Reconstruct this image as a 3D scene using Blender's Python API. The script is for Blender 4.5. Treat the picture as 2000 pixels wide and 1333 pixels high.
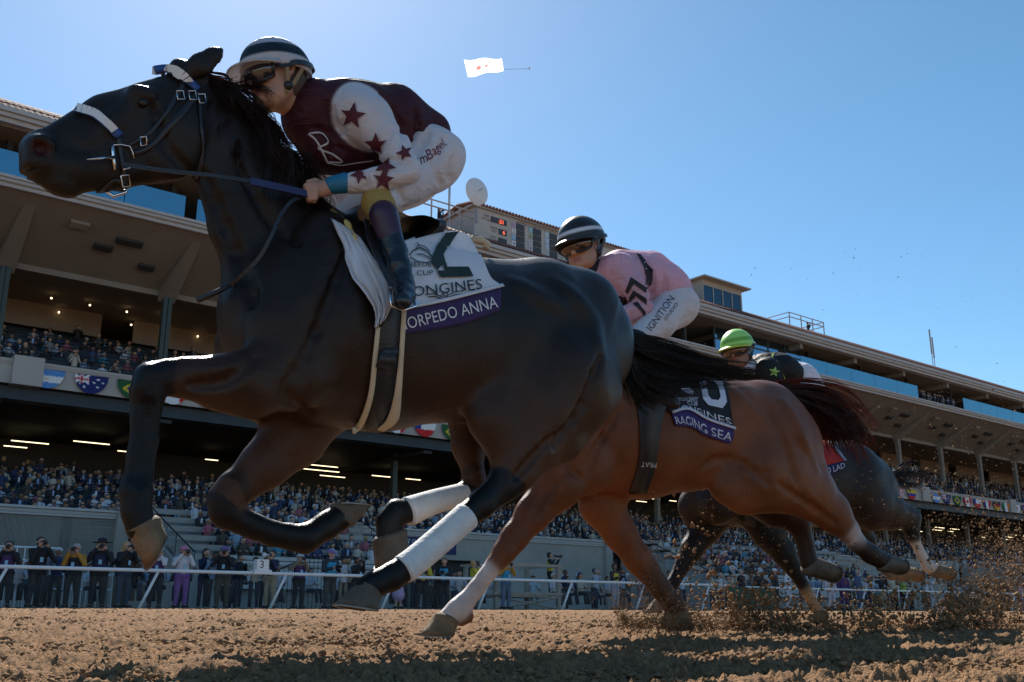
import bpy, bmesh, math, random
import numpy as np
from mathutils import Vector, Matrix
R = math.radians
for o in list(bpy.data.objects): bpy.data.objects.remove(o)
SC = bpy.context.scene
# ---------------------------------------------------------------- camera, sky, sun, exposure
HC = 0.15
FPX = 1944.0
PITCH = math.atan(531/FPX)
cam_d = bpy.data.cameras.new('camera'); cam_d.sensor_width = 36; cam_d.lens = 35
cam_d.clip_start = 0.05; cam_d.clip_end = 6000
cam = bpy.data.objects.new('camera', cam_d); SC.collection.objects.link(cam)
cam.location = (0, 0, HC); cam.rotation_euler = (R(90)+PITCH, 0, 0)
SC.camera = cam
SUN_EL = R(43.5); SUN_AZ = R(-17)           # azimuth from +Y towards +X
W = bpy.data.worlds.new('World'); SC.world = W; W.use_nodes = True
nt = W.node_tree; nt.nodes.clear()
sky = nt.nodes.new('ShaderNodeTexSky'); sky.sky_type = 'NISHITA'; sky.sun_disc = False
sky.sun_elevation = SUN_EL; sky.sun_rotation = SUN_AZ
sky.air_density = 1.0; sky.dust_density = 1.0; sky.ozone_density = 2.6; sky.altitude = 1800
bg = nt.nodes.new('ShaderNodeBackground'); bg.inputs['Strength'].default_value = 0.102
wo = nt.nodes.new('ShaderNodeOutputWorld')
hs = nt.nodes.new('ShaderNodeHueSaturation'); hs.inputs['Saturation'].default_value = 1.14; hs.inputs['Hue'].default_value = .486; nt.links.new(sky.outputs[0], hs.inputs['Color']); nt.links.new(hs.outputs[0], bg.inputs[0]); nt.links.new(bg.outputs[0], wo.inputs[0])
sl = bpy.data.lights.new('sun', 'SUN'); sl.energy = 5.0; sl.angle = R(0.5); sl.color = (1, .955, .88)
sun = bpy.data.objects.new('sun', sl); SC.collection.objects.link(sun)
sd = Vector((math.sin(SUN_AZ)*math.cos(SUN_EL), math.cos(SUN_AZ)*math.cos(SUN_EL), math.sin(SUN_EL)))
sun.rotation_euler = sd.to_track_quat('Z', 'Y').to_euler(); sun.location = (0, 0, 60)
SC.view_settings.view_transform = 'Standard'; SC.view_settings.look = 'None'
SC.view_settings.exposure = 0.62; SC.view_settings.gamma = 1.0
SC.render.engine = 'CYCLES'
SC.cycles.max_bounces = 6; SC.cycles.diffuse_bounces = 3; SC.cycles.transparent_max_bounces = 12

# ---------------------------------------------------------------- frames
TH = R(51.128)
UX, UY = math.sin(TH), math.cos(TH); NX, NY = -UY, UX
def Wp(s, d, z): return Vector((UX*s+NX*d, UY*s+NY*d, z+HC))      # s along the stand, d away from it
ROTU = math.atan2(UY, UX)
def px_ray(x, y):
    a = x-1000.0; b = 666.5-y
    c, s_ = math.cos(PITCH), math.sin(PITCH)
    return np.array((a/FPX, (FPX*c-b*s_)/FPX, (b*c+FPX*s_)/FPX))
def gz(d): return -0.148+0.0105*max(0.0, min(d, 27.3)-3)           # height of the track (relative to the lens)

# ---------------------------------------------------------------- objects
def link(o, parent=None):
    SC.collection.objects.link(o)
    if parent is not None: o.parent = parent
    return o
def tag(o, label=None, cat=None, group=None, kind=None):
    if label: o['label'] = label
    if cat: o['category'] = cat
    if group: o['group'] = group
    if kind: o['kind'] = kind
    return o
def empty(name, loc=(0, 0, 0), rz=0, label=None, cat=None, group=None):
    o = bpy.data.objects.new(name, None); o.location = loc; o.rotation_euler = (0, 0, rz); o.empty_display_size = .1
    link(o); tag(o, label, cat, group); return o
def mesh_obj(name, V, F, mat, parent=None, smooth=False, cols=None, inv=True):
    """V are world coordinates; when parented they are moved into the parent's frame"""
    me = bpy.data.meshes.new(name)
    V = np.asarray(V, dtype=np.float64).reshape(-1, 3)
    if parent is not None and inv:
        M = np.eye(4); p = parent
        while p is not None: M = M@np.array(Matrix.LocRotScale(p.location, p.rotation_euler, None).inverted()); p = p.parent
        V = V@M[:3, :3].T+M[:3, 3]
    if isinstance(F, np.ndarray):
        n, k = F.shape
        me.vertices.add(len(V)); me.vertices.foreach_set('co', V.ravel())
        me.loops.add(n*k); me.loops.foreach_set('vertex_index', F.ravel().astype(np.int32))
        me.polygons.add(n); me.polygons.foreach_set('loop_start', np.arange(0, n*k, k, dtype=np.int32))
        me.update(calc_edges=True); me.validate()
    else:
        me.from_pydata([tuple(v) for v in V], [], [tuple(f) for f in F]); me.update()
    if smooth: me.polygons.foreach_set('use_smooth', [True]*len(me.polygons))
    if cols is not None:
        at = me.color_attributes.new('Col', 'FLOAT_COLOR', 'POINT')
        c = np.ones((len(V), 4), dtype=np.float32); c[:, :3] = np.asarray(cols)[:, :3]
        at.data.foreach_set('color', c.ravel())
    if isinstance(mat, (list, tuple)):
        for m in mat: me.materials.append(m)
    elif mat is not None: me.materials.append(mat)
    o = bpy.data.objects.new(name, me)
    return link(o, parent)

class MB:
    """collects boxes, tubes, lofts in world coordinates"""
    def __init__(s): s.V = []; s.F = []; s.C = []; s.col = (1, 1, 1)
    def add(s, V, F, col=None):
        b = len(s.V); s.V += [tuple(v) for v in V]; s.F += [tuple(i+b for i in f) for f in F]
        s.C += [col or s.col]*len(V)
    def box(s, p0, p1, fr=None):
        (a, b, c), (d, e, f) = p0, p1
        P = [(a, b, c), (d, b, c), (d, e, c), (a, e, c), (a, b, f), (d, b, f), (d, e, f), (a, e, f)]
        if fr: P = [fr(*p) for p in P]
        s.add(P, [(0, 3, 2, 1), (4, 5, 6, 7), (0, 1, 5, 4), (1, 2, 6, 5), (2, 3, 7, 6), (3, 0, 4, 7)])
    def tube(s, pts, r, n=8, cap=True, flat=None):
        pts = [Vector(p) for p in pts]; m = len(pts)
        if not hasattr(r, '__len__'): r = [r]*m
        V = []; F = []; up = None
        for i, p in enumerate(pts):
            t = (pts[min(i+1, m-1)]-pts[max(i-1, 0)]).normalized()
            if up is None: up = Vector((0, 0, 1)) if abs(t.z) < .9 else Vector((1, 0, 0))
            x = t.cross(up).normalized(); y = x.cross(t).normalized(); up = y
            for k in range(n):
                a = 2*math.pi*k/n
                V.append(p+x*(math.cos(a)*r[i])+y*(math.sin(a)*r[i]*(flat or 1)))
        for i in range(m-1):
            for k in range(n):
                F.append((i*n+k, i*n+(k+1) % n, (i+1)*n+(k+1) % n, (i+1)*n+k))
        if cap: F.append(tuple(range(n-1, -1, -1))); F.append(tuple((m-1)*n+k for k in range(n)))
        s.add(V, F)
    def strap(s, pts, nrm, w, th=.003):
        """flat band along pts, nrm = outward normals, w = width"""
        m = len(pts); V = []; F = []
        for i in range(m):
            p = Vector(pts[i]); t = (Vector(pts[min(i+1, m-1)])-Vector(pts[max(i-1, 0)])).normalized()
            n_ = Vector(nrm[i]) if hasattr(nrm[0], '__len__') else Vector(nrm); n_ = (n_-t*n_.dot(t)).normalized()
            b = t.cross(n_).normalized(); ww = w[i] if hasattr(w, '__len__') else w
            V += [p+b*ww/2, p+b*ww/2+n_*th, p-b*ww/2+n_*th, p-b*ww/2]
        for i in range(m-1):
            for k in range(4): F.append((i*4+k, i*4+(k+1) % 4, i*4+4+(k+1) % 4, i*4+4+k))
        F += [(3, 2, 1, 0), tuple((m-1)*4+k for k in range(4))]
        s.add(V, F)
    def ball(s, c, r, n=8, m=6, col=None):
        V = [(c[0], c[1], c[2]+r)]
        for i in range(1, m):
            a = math.pi*i/m
            for k in range(n):
                b = 2*math.pi*k/n; V.append((c[0]+r*math.sin(a)*math.cos(b), c[1]+r*math.sin(a)*math.sin(b), c[2]+r*math.cos(a)))
        V.append((c[0], c[1], c[2]-r)); F = []
        for k in range(n): F.append((0, 1+k, 1+(k+1) % n))
        for i in range(m-2):
            for k in range(n):
                a = 1+i*n; F.append((a+k, a+n+k, a+n+(k+1) % n, a+(k+1) % n))
        e = len(V)-1; a = 1+(m-2)*n
        for k in range(n): F.append((a+k, e, a+(k+1) % n))
        s.add(V, F, col)
    def build(s, name, mat, parent=None, smooth=False, cols=False):
        return mesh_obj(name, s.V, s.F, mat, parent, smooth, s.C if cols else None)

# ---------------------------------------------------------------- materials
def mat(name, col=(.5, .5, .5), rough=.7, spec=.5, var=.15, scale=3., bump=0., bscale=40., attr=False, metal=0., sheen=0., coat=0., emit=None, stretch=None, var2=None):
    m = bpy.data.materials.new(name); m.use_nodes = True; t = m.node_tree; b = t.nodes['Principled BSDF']; L = t.links.new
    b.inputs['Roughness'].default_value = rough; b.inputs['Specular IOR Level'].default_value = spec
    b.inputs['Metallic'].default_value = metal
    if sheen: b.inputs['Sheen Weight'].default_value = sheen; b.inputs['Sheen Roughness'].default_value = .4
    if coat: b.inputs['Coat Weight'].default_value = coat; b.inputs['Coat Roughness'].default_value = .12
    tc = t.nodes.new('ShaderNodeTexCoord'); mp = t.nodes.new('ShaderNodeMapping'); L(tc.outputs['Object'], mp.inputs[0])
    if stretch: mp.inputs['Scale'].default_value = stretch
    src = None
    if attr:
        a = t.nodes.new('ShaderNodeVertexColor'); a.layer_name = 'Col'; src = a.outputs[0]
    if var or attr:
        n = t.nodes.new('ShaderNodeTexNoise'); n.inputs['Scale'].default_value = scale; n.inputs['Detail'].default_value = 6; n.inputs['Roughness'].default_value = .65
        L(mp.outputs[0], n.inputs['Vector'])
        mr = t.nodes.new('ShaderNodeMapRange'); mr.inputs[1].default_value = .3; mr.inputs[2].default_value = .7
        mr.inputs[3].default_value = 1-var; mr.inputs[4].default_value = 1+var; L(n.outputs[0], mr.inputs[0])
        mx = t.nodes.new('ShaderNodeVectorMath'); mx.operation = 'SCALE'
        if src: L(src, mx.inputs[0])
        else: mx.inputs[0].default_value = col
        L(mr.outputs[0], mx.inputs['Scale']); L(mx.outputs[0], b.inputs['Base Color'])
    else: b.inputs['Base Color'].default_value = (*col, 1)
    if bump:
        n2 = t.nodes.new('ShaderNodeTexNoise'); n2.inputs['Scale'].default_value = bscale; n2.inputs['Detail'].default_value = 5
        L(mp.outputs[0], n2.inputs['Vector'])
        bp = t.nodes.new('ShaderNodeBump'); bp.inputs['Strength'].default_value = bump; bp.inputs['Distance'].default_value = .02
        L(n2.outputs[0], bp.inputs['Height']); L(bp.outputs[0], b.inputs['Normal'])
    if emit: b.inputs['Emission Color'].default_value = (*emit[:3], 1); b.inputs['Emission Strength'].default_value = emit[3]
    return m
def glass_mat(name, tint, gl=.5, rough=.03):
    m = bpy.data.materials.new(name); m.use_nodes = True; t = m.node_tree; t.nodes.clear(); L = t.links.new
    o = t.nodes.new('ShaderNodeOutputMaterial'); mx = t.nodes.new('ShaderNodeMixShader'); g = t.nodes.new('ShaderNodeBsdfGlossy'); tr = t.nodes.new('ShaderNodeBsdfTransparent')
    g.inputs['Roughness'].default_value = rough; g.inputs[0].default_value = (*tint, 1); tr.inputs[0].default_value = (tint[0]*.8, tint[1]*.9, tint[2], 1)
    mx.inputs[0].default_value = gl; L(tr.outputs[0], mx.inputs[1]); L(g.outputs[0], mx.inputs[2]); L(mx.outputs[0], o.inputs[0]); return m

# ---------------------------------------------------------------- numpy noise
def _hash(ix, iy, iz, seed):
    h = (ix.astype(np.int64)*374761393+iy.astype(np.int64)*668265263+iz.astype(np.int64)*2147483647+seed*974634777) & 0xffffffff
    h = ((h ^ (h >> 13))*1274126177) & 0xffffffff; h = h ^ (h >> 16)
    return (h & 0xffff)/65535.0
def vnoise(P, seed=0):
    i = np.floor(P); f = P-i; f = f*f*(3-2*f); i = i.astype(np.int64); r = 0
    for dx in (0, 1):
        wx = f[:, 0] if dx else 1-f[:, 0]
        for dy in (0, 1):
            wy = f[:, 1] if dy else 1-f[:, 1]
            for dz in (0, 1):
                wz = f[:, 2] if dz else 1-f[:, 2]
                r = r+wx*wy*wz*_hash(i[:, 0]+dx, i[:, 1]+dy, i[:, 2]+dz, seed)
    return r
def vnoise2(X, Y, seed=0):
    ix = np.floor(X); iy = np.floor(Y); fx = X-ix; fy = Y-iy; fx = fx*fx*(3-2*fx); fy = fy*fy*(3-2*fy)
    ix = ix.astype(np.int64); iy = iy.astype(np.int64); z = np.zeros_like(ix)
    a = _hash(ix, iy, z, seed); b = _hash(ix+1, iy, z, seed); c = _hash(ix, iy+1, z, seed); d = _hash(ix+1, iy+1, z, seed)
    return (a*(1-fx)+b*fx)*(1-fy)+(c*(1-fx)+d*fx)*fy

# ---------------------------------------------------------------- implicit surfaces -> one continuous mesh
def surf_nets(Fd, org, res):
    S = Fd < 0
    nx, ny, nz = Fd.shape
    cnt = np.zeros((nx-1, ny-1, nz-1), np.int8)
    for a in (0, 1):
        for b in (0, 1):
            for c in (0, 1): cnt += S[a:nx-1+a, b:ny-1+b, c:nz-1+c]
    act = np.argwhere((cnt > 0) & (cnt < 8))
    idx = -np.ones((nx-1, ny-1, nz-1), np.int64); idx[act[:, 0], act[:, 1], act[:, 2]] = np.arange(len(act))
    sm = np.zeros((len(act), 3)); n = np.zeros(len(act))
    C = [(a, b, c) for a in (0, 1) for b in (0, 1) for c in (0, 1)]
    val = {c: Fd[act[:, 0]+c[0], act[:, 1]+c[1], act[:, 2]+c[2]] for c in C}
    for c in C:
        for ax in range(3):
            if c[ax] == 0:
                e = list(c); e[ax] = 1; e = tuple(e); v0, v1 = val[c], val[e]
                m = (v0 < 0) != (v1 < 0); t = np.where(m, v0/np.where(m, v0-v1, 1), 0)
                p = np.tile(np.array(c, float), (len(act), 1)); p[:, ax] += t
                sm += p*m[:, None]; n += m
    V = (act+sm/n[:, None])*res+org
    Fs = []
    for ax in range(3):
        sl0 = [slice(None)]*3; sl1 = [slice(None)]*3; sl0[ax] = slice(0, -1); sl1[ax] = slice(1, None)
        A = S[tuple(sl0)]; B = S[tuple(sl1)]
        o1, o2 = [(1, 2), (2, 0), (0, 1)][ax]
        E = np.argwhere(A != B)
        E = E[(E[:, o1] > 0) & (E[:, o2] > 0) & (E[:, o1] < Fd.shape[o1]-1) & (E[:, o2] < Fd.shape[o2]-1)]
        inside = A[E[:, 0], E[:, 1], E[:, 2]]
        def g(d1, d2):
            q = E.copy(); q[:, o1] += d1; q[:, o2] += d2; return idx[q[:, 0], q[:, 1], q[:, 2]]
        q = np.stack([g(-1, -1), g(0, -1), g(0, 0), g(-1, 0)], 1)
        q = np.where(inside[:, None], q, q[:, ::-1]); Fs.append(q)
    Fq = np.concatenate(Fs); Fq = Fq[(Fq >= 0).all(1)]
    return V, Fq
def prim_d(P, pr):
    """pr = (a, b, ra, rb, sy, k, col)  round cone, squeezed by sy along local axis y"""
    a, b, ra, rb, sy = pr[:5]
    s = np.array((1, 1/sy, 1)); a = np.asarray(a, float)*s; b = np.asarray(b, float)*s; Q = P*s
    ab = b-a; L = ab@ab
    t = np.clip(((Q-a)@ab)/L, 0, 1) if L > 1e-12 else np.zeros(Q.shape[:-1])
    d = np.sqrt((((Q-a)-t[..., None]*ab)**2).sum(-1))-(ra+(rb-ra)*t)
    return d*(sy if sy < 1 else 1.0)**.5
def sdf_mesh(prims, res, subs=(), noise=None):
    lo = np.min([np.minimum(np.array(p[0])-p[2], np.array(p[1])-p[3]) for p in prims], 0)-3*res
    hi = np.max([np.maximum(np.array(p[0])+p[2], np.array(p[1])+p[3]) for p in prims], 0)+3*res
    lo -= .03; hi += .03
    n = np.ceil((hi-lo)/res).astype(int)+1
    G = np.full(n, .5, np.float64)
    def block(p, k):
        m = max(p[2], p[3])*max(1, 1)+k+4*res
        a = np.maximum(0, np.floor((np.minimum(p[0], p[1])-m-lo)/res).astype(int)); b = np.minimum(n, np.ceil((np.maximum(p[0], p[1])+m-lo)/res).astype(int)+1)
        X = [lo[i]+res*np.arange(a[i], b[i]) for i in range(3)]
        return tuple(slice(a[i], b[i]) for i in range(3)), np.stack(np.meshgrid(*X, indexing='ij'), -1)
    for p in prims:
        k = p[5]; sl_, P = block(p, k); d = prim_d(P, p); g = G[sl_]
        h = np.clip(.5+.5*(g-d)/k, 0, 1); G[sl_] = g*(1-h)+d*h-k*h*(1-h)
    for p in subs:
        k = p[5]; sl_, P = block(p, k); d = -prim_d(P, p); g = G[sl_]
        h = np.clip(.5-.5*(g-d)/k, 0, 1); G[sl_] = g*(1-h)+d*h+k*h*(1-h)
    V, F = surf_nets(G, lo, res)
    return V, F
def nearest_col(V, prims, pal, subs=(), soft=0):
    if soft:
        ws = np.zeros(len(V)); col = np.zeros((len(V), 3))
        for p in prims: w = np.exp(-np.clip(prim_d(V, p)-(p[7] if len(p) > 7 else 0), -.08, .25)/soft)+1e-12; ws += w; col += w[:, None]*np.array(pal[p[6]])
        return col/ws[:, None]
    best = np.full(len(V), 1e9); col = np.zeros((len(V), 3))
    for p in prims:
        d = prim_d(V, p)-(p[7] if len(p) > 7 else 0); m = d < best; best[m] = d[m]; col[m] = pal[p[6]]
    for p in subs:
        if p[6] is not None:
            m = prim_d(V, p) < .004; col[m] = pal[p[6]]
    return col
def grid_mesh(P):
    n, m = P.shape[:2]; I = np.arange(n*m).reshape(n, m)
    return P.reshape(-1, 3), np.stack([I[:-1, :-1], I[1:, :-1], I[1:, 1:], I[:-1, 1:]], -1).reshape(-1, 4)
def text_mesh(s, size=1.0, shear=0., xs=1.0):
    cu = bpy.data.curves.new('t', 'FONT'); cu.body = s; cu.size = size; cu.shear = shear; cu.resolution_u = 3
    ob = bpy.data.objects.new('t', cu); SC.collection.objects.link(ob)
    dg = bpy.context.evaluated_depsgraph_get(); dg.update(); me = bpy.data.meshes.new_from_object(ob.evaluated_get(dg))
    V = np.array([v.co[:] for v in me.vertices]).reshape(-1, 3); F = [tuple(p.vertices) for p in me.polygons]
    bpy.data.objects.remove(ob); bpy.data.meshes.remove(me); bpy.data.curves.remove(cu)
    V[:, 0] -= V[:, 0].min(); V[:, 0] *= xs
    return V, F
# ================================================================ materials of the place
rnd = random.Random(5)
M = {}
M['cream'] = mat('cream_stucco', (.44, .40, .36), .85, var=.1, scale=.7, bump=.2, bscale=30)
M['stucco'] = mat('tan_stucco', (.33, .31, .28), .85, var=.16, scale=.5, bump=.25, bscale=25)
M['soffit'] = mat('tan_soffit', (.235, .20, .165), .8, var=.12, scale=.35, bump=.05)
M['trim'] = mat('pale_trim', (.46, .45, .44), .7, var=.07, scale=1.5)
M['tile'] = mat('clay_tile', (.20, .085, .06), .75, var=.35, scale=6, bump=.2)
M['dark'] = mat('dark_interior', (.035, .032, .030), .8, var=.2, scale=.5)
M['green'] = mat('dark_green_steel', (.035, .055, .05), .5, var=.1)
M['seat'] = mat('dark_green_seating', (.022, .035, .045), .55, var=.2, scale=2)
M['conc'] = mat('concrete', (.32, .31, .29), .85, var=.12, scale=1.2, bump=.2)
M['white'] = mat('white_paint', (.75, .75, .76), .35, var=.06, scale=5)
M['black'] = mat('black_paint', (.02, .02, .022), .45, var=.1)
M['glass'] = glass_mat('blue_tinted_glass', (.34, .62, .72), .50, .12)
M['win'] = glass_mat('window_glass', (.35, .55, .7), .6)
M['lamp'] = mat('warm_lamp', (.9, .8, .6), var=0, emit=(1, .72, .38, 3.5))
M['tube'] = mat('fluorescent_tube', (.9, .8, .6), var=0, emit=(1, .82, .5, 1.6))
M['lens'] = mat('grey_metal', (.35, .37, .38), .4, metal=.3, var=.1)
def fr(s, d, z): return Wp(s, d, z)
S0, S1 = -45., 175.
# ---------------------------------------------------------------- ground
def build_track():
    az0 = math.pi/2
    fine = np.linspace(-R(36), R(36), 1050); side = np.linspace(R(36), R(180), 110)[1:]
    az = np.concatenate([-side[::-1], fine, side[:-1]]); az = az[:-1] if abs(az[0]+math.pi) < 1e-9 and abs(az[-1]-math.pi) < 1e-9 else az
    r = np.concatenate([[.02, .3], np.exp(np.linspace(math.log(.8), math.log(46), 900)), np.exp(np.linspace(math.log(48), math.log(4000), 40))])
    A, Rr = np.meshgrid(az, r); X = np.sin(A)*Rr; Y = np.cos(A)*Rr
    d = X*NX+Y*NY
    Z = HC-0.148+0.0105*np.clip(np.minimum(d, 27.35)-3, 0, None)
    x = X.ravel(); y = Y.ravel()
    w1 = vnoise2(x*2.2, y*2.2, 3)-.5
    xx = x+.05*vnoise2(x*9, y*9, 11); yy = y+.05*vnoise2(x*9, y*9, 12)
    n1 = np.abs(vnoise2(xx*9, yy*9, 1)-.5)*2
    n2 = 1-np.abs(vnoise2(xx*21, yy*21, 2)-.5)*2
    n3 = 1-np.abs(vnoise2(xx*47, yy*47, 4)-.5)*2
    n4 = vnoise2(xx*110, yy*110, 5)
    n5 = 1-np.abs(vnoise2(xx*33+5, yy*33, 8)-.5)*2
    h = .020*w1+.030*(1-n1)**2.5+.026*n2**3+.020*n5**3*(.3+n1)+.010*n3**2+.005*n4-.034
    h = h+.007*np.sin((x*UX+y*UY)*0+(x*NX+y*NY)*2*math.pi/.32+2.5*w1)*(.4+w1+.5)+.030*(np.clip(vnoise2(x*1.3+9, y*1.3, 21)-.62, 0, 1)*-2.2)
    fade = np.clip((45-np.hypot(x, y))/20, 0, 1)*np.clip((np.hypot(x, y)-.15)/.4, 0, 1)
    Z = Z.ravel()+h*fade
    dd = d.ravel(); Z = np.where(dd > 27.6, -.75, Z)
    P = np.stack([x, y, Z], 1).reshape(len(r), len(az), 3)
    V, F = grid_mesh(P); n = len(az); I = np.arange(len(r)*n).reshape(len(r), n)
    seam = np.stack([I[:-1, -1], I[1:, -1], I[1:, 0], I[:-1, 0]], -1); F = np.concatenate([F, seam])[:, ::-1]
    m = mat('dirt', (.240, .136, .070), .95, spec=.12, var=.42, scale=26, bump=.6, bscale=190)
    o = mesh_obj('dirt_track', V, F, m, smooth=False); tag(o, kind='structure'); return m
M['dirt'] = build_track()
mb = MB(); mb.box((-300, 27.6, -.9), (600, 900, .14), fr); tag(mb.build('apron_pavement', mat('asphalt', (.09, .085, .08), .9, var=.2, scale=.6)), kind='structure')

# ---------------------------------------------------------------- grandstand
GS = empty('grandstand', Wp(20, 50, .14), ROTU, 'long tan two tier grandstand with clay tile roof and packed decks', 'grandstand')
# roof
mb = MB()
ridge_d, ridge_z = 55.5, 27.0
def roofz(d): return 23.05+(d-47.7)*(ridge_z-23.05)/(ridge_d-47.7)
mb.add([Wp(S0, 47.7, 22.98), Wp(S1, 47.7, 22.98), Wp(S1, ridge_d, ridge_z), Wp(S0, ridge_d, ridge_z), Wp(S0, 66, 24), Wp(S1, 66, 24), Wp(S0, 47.7, 22.8), Wp(S1, 47.7, 22.8), Wp(S0, 66, 22.8), Wp(S1, 66, 22.8)],
       [(0, 1, 2, 3), (3, 2, 5, 4), (0, 6, 7, 1), (6, 8, 9, 7), (4, 5, 9, 8), (0, 3, 4, 8, 6), (1, 7, 9, 5, 2)])
roof = mb.build('roof', M['tile'], GS)
# half round tiles
V = []; F = []; nT = int((S1-S0)/.30); prof = [(math.cos(a), math.sin(a)) for a in np.linspace(0, math.pi, 6)]
for i in range(nT):
    s = S0+.15+i*.30; b = len(V)
    for d, lift in ((47.55, .02), (49.6, .0), (49.6, .03), (ridge_d, .0)):
        for c, sn in prof: V.append(Wp(s+.105*c, d, roofz(d)+lift+.10*sn))
    for j in (0, 2):
        for k in range(5): a = b+j*6+k; F.append((a, a+1, a+7, a+6))
    F.append(tuple(b+k for k in range(6)))
mesh_obj('tile_rows', V, F, M['tile'], roof)['kind'] = 'stuff'
mb = MB(); mb.box((S0, 47.45, 22.62), (S1, 48.2, 22.86), fr); mb.box((S0, 47.6, 22.42), (S1, 48.2, 22.62), fr); mb.box((S0, 47.8, 22.2), (S1, 48.3, 22.42), fr); mb.build('gutter', M['trim'], GS)
mb = MB(); mb.box((S0, 48.2, 22.15), (S1, 60, 22.35), fr)
for k in range(27): mb.box((S0+8.1*k+2, 48.3, 21.7), (S0+8.1*k+2.4, 60, 22.15), fr)
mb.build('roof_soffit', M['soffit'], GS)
# upper deck edge cornice
mb = MB()
mb.box((S0, 47.2, 19.28), (S1, 48.4, 19.42), fr); mb.box((S0, 47.35, 19.12), (S1, 48.4, 19.28), fr); mb.box((S0, 47.45, 18.92), (S1, 48.4, 19.12), fr)
mb.tube([Wp(S0, 47.38, 19.2), Wp(S1, 47.38, 19.2)], .11, 8); mb.tube([Wp(S0, 47.5, 18.98), Wp(S1, 47.5, 18.98)], .07, 8)
mb.build('upper_cornice', M['trim'], GS)
mb = MB(); mb.box((S0, 48.0, 19.42), (S1, 48.1, 19.72), fr); mb.build('upper_kerb', mat('brown_curb', (.10, .07, .06), .8), GS)
mb = MB(); mb.box((S0, 48.4, 19.2), (S1, 62, 19.4), fr); mb.build('upper_floor', M['conc'], GS)
# sloping soffit under the upper deck with beams and dark fixtures
mb = MB()
mb.add([Wp(S0, 47.7, 18.92), Wp(S1, 47.7, 18.92), Wp(S1, 52.1, 16.9), Wp(S0, 52.1, 16.9), Wp(S0, 47.7, 19.19), Wp(S1, 47.7, 19.19), Wp(S1, 52.1, 19.19), Wp(S0, 52.1, 19.19)],
       [(0, 3, 2, 1), (4, 5, 6, 7), (0, 1, 5, 4), (3, 7, 6, 2)])
mb.box((S0, 52.1, 16.6), (S1, 52.5, 19.19), fr)
for k in range(-3, 20):
    s = 17.8+8.1*k
    mb.add([Wp(s-.25, 48.2, 18.7), Wp(s+.25, 48.2, 18.7), Wp(s+.45, 52.1, 16.3), Wp(s-.45, 52.1, 16.3), Wp(s-.25, 48.2, 18.9), Wp(s+.25, 48.2, 18.9), Wp(s+.45, 52.1, 17.1), Wp(s-.45, 52.1, 17.1)],
           [(0, 3, 2, 1), (0, 1, 5, 4), (0, 4, 7, 3), (1, 2, 6, 5), (3, 7, 6, 2)])
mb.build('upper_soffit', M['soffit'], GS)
def soff(s, d, lift=0): return Wp(s, d, 18.92-(d-47.7)*2.02/4.4-lift)
for k in range(-2, 19):
    for j, (ds, d0, w_) in enumerate(((1.8, 48.6, .9), (3.2, 49.7, .9), (4.6, 49.0, 1.3), (6.0, 50.4, .8))):
        s = 17.8+8.1*k+ds+rnd.uniform(-.3, .3); mb = MB()
        q = [soff(s, d0, .02), soff(s+w_, d0, .02), soff(s+w_, d0+.35, .02), soff(s, d0+.35, .02), soff(s, d0, .16), soff(s+w_, d0, .16), soff(s+w_, d0+.35, .16), soff(s, d0+.35, .16)]
        mb.add(q, [(0, 3, 2, 1), (4, 5, 6, 7), (0, 1, 5, 4), (1, 2, 6, 5), (2, 3, 7, 6), (3, 0, 4, 7)])
        if 17.8+8.1*k < 115: mb.build('ceiling_heater', M['dark'] if j else M['soffit'], GS)
# middle deck: ceiling, back wall, seats stepping up
mb = MB()
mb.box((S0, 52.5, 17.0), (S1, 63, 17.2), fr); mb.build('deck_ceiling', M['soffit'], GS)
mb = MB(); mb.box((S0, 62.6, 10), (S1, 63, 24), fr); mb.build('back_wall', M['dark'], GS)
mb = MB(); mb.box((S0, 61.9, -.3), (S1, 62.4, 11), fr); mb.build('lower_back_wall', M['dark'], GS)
def tiers(name, d0, z0, n, dd, dz, s0, s1, m, th=None, seatm=None):
    mb = MB()
    for i in range(n): mb.box((s0, d0+i*dd, (z0+i*dz-1.2) if th is None else z0-th), (s1, d0+(i+1)*dd-.003*(i % 2), z0+i*dz), fr)
    mb.build(name, m, GS)
    if seatm:
        mb = MB()
        for i in range(n):
            z = z0+i*dz; mb.box((s0+.3, d0+i*dd+.50, z+.38), (s1-.3, d0+i*dd+.62, z+.82), fr)
            mb.tube([Wp(s0+.3, d0+i*dd+.16, z+.78), Wp(s1-.3, d0+i*dd+.16, z+.78)], .022, 4)
        mb.build('seat_rows', seatm, GS)
tiers('middle_tiers', 50.4, 10.9, 11, .95, .42, S0+.5, S1-.5, M['seat'], None, M['seat'])
mb = MB()
for k in range(-3, 19):
    s = 17.8+8.1*k; mb.box((s+.6, 59, 15.6), (s+6.8, 59.2, 16.99), fr)
mb.build('drop_beam', M['soffit'], GS)
for k in range(-7, 60):
    s = 11+2.05*k
    for d, z, off in ((56.6, 16.72, 0), (58.8, 16.62, 1.0)):
        if rnd.random() < .3 or s > 27: continue
        c = Wp(s+off, d, z); mb = MB(); mb.ball(c, .055, 8, 5); mb.build('ceiling_lamp', M['lamp'], GS)
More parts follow.
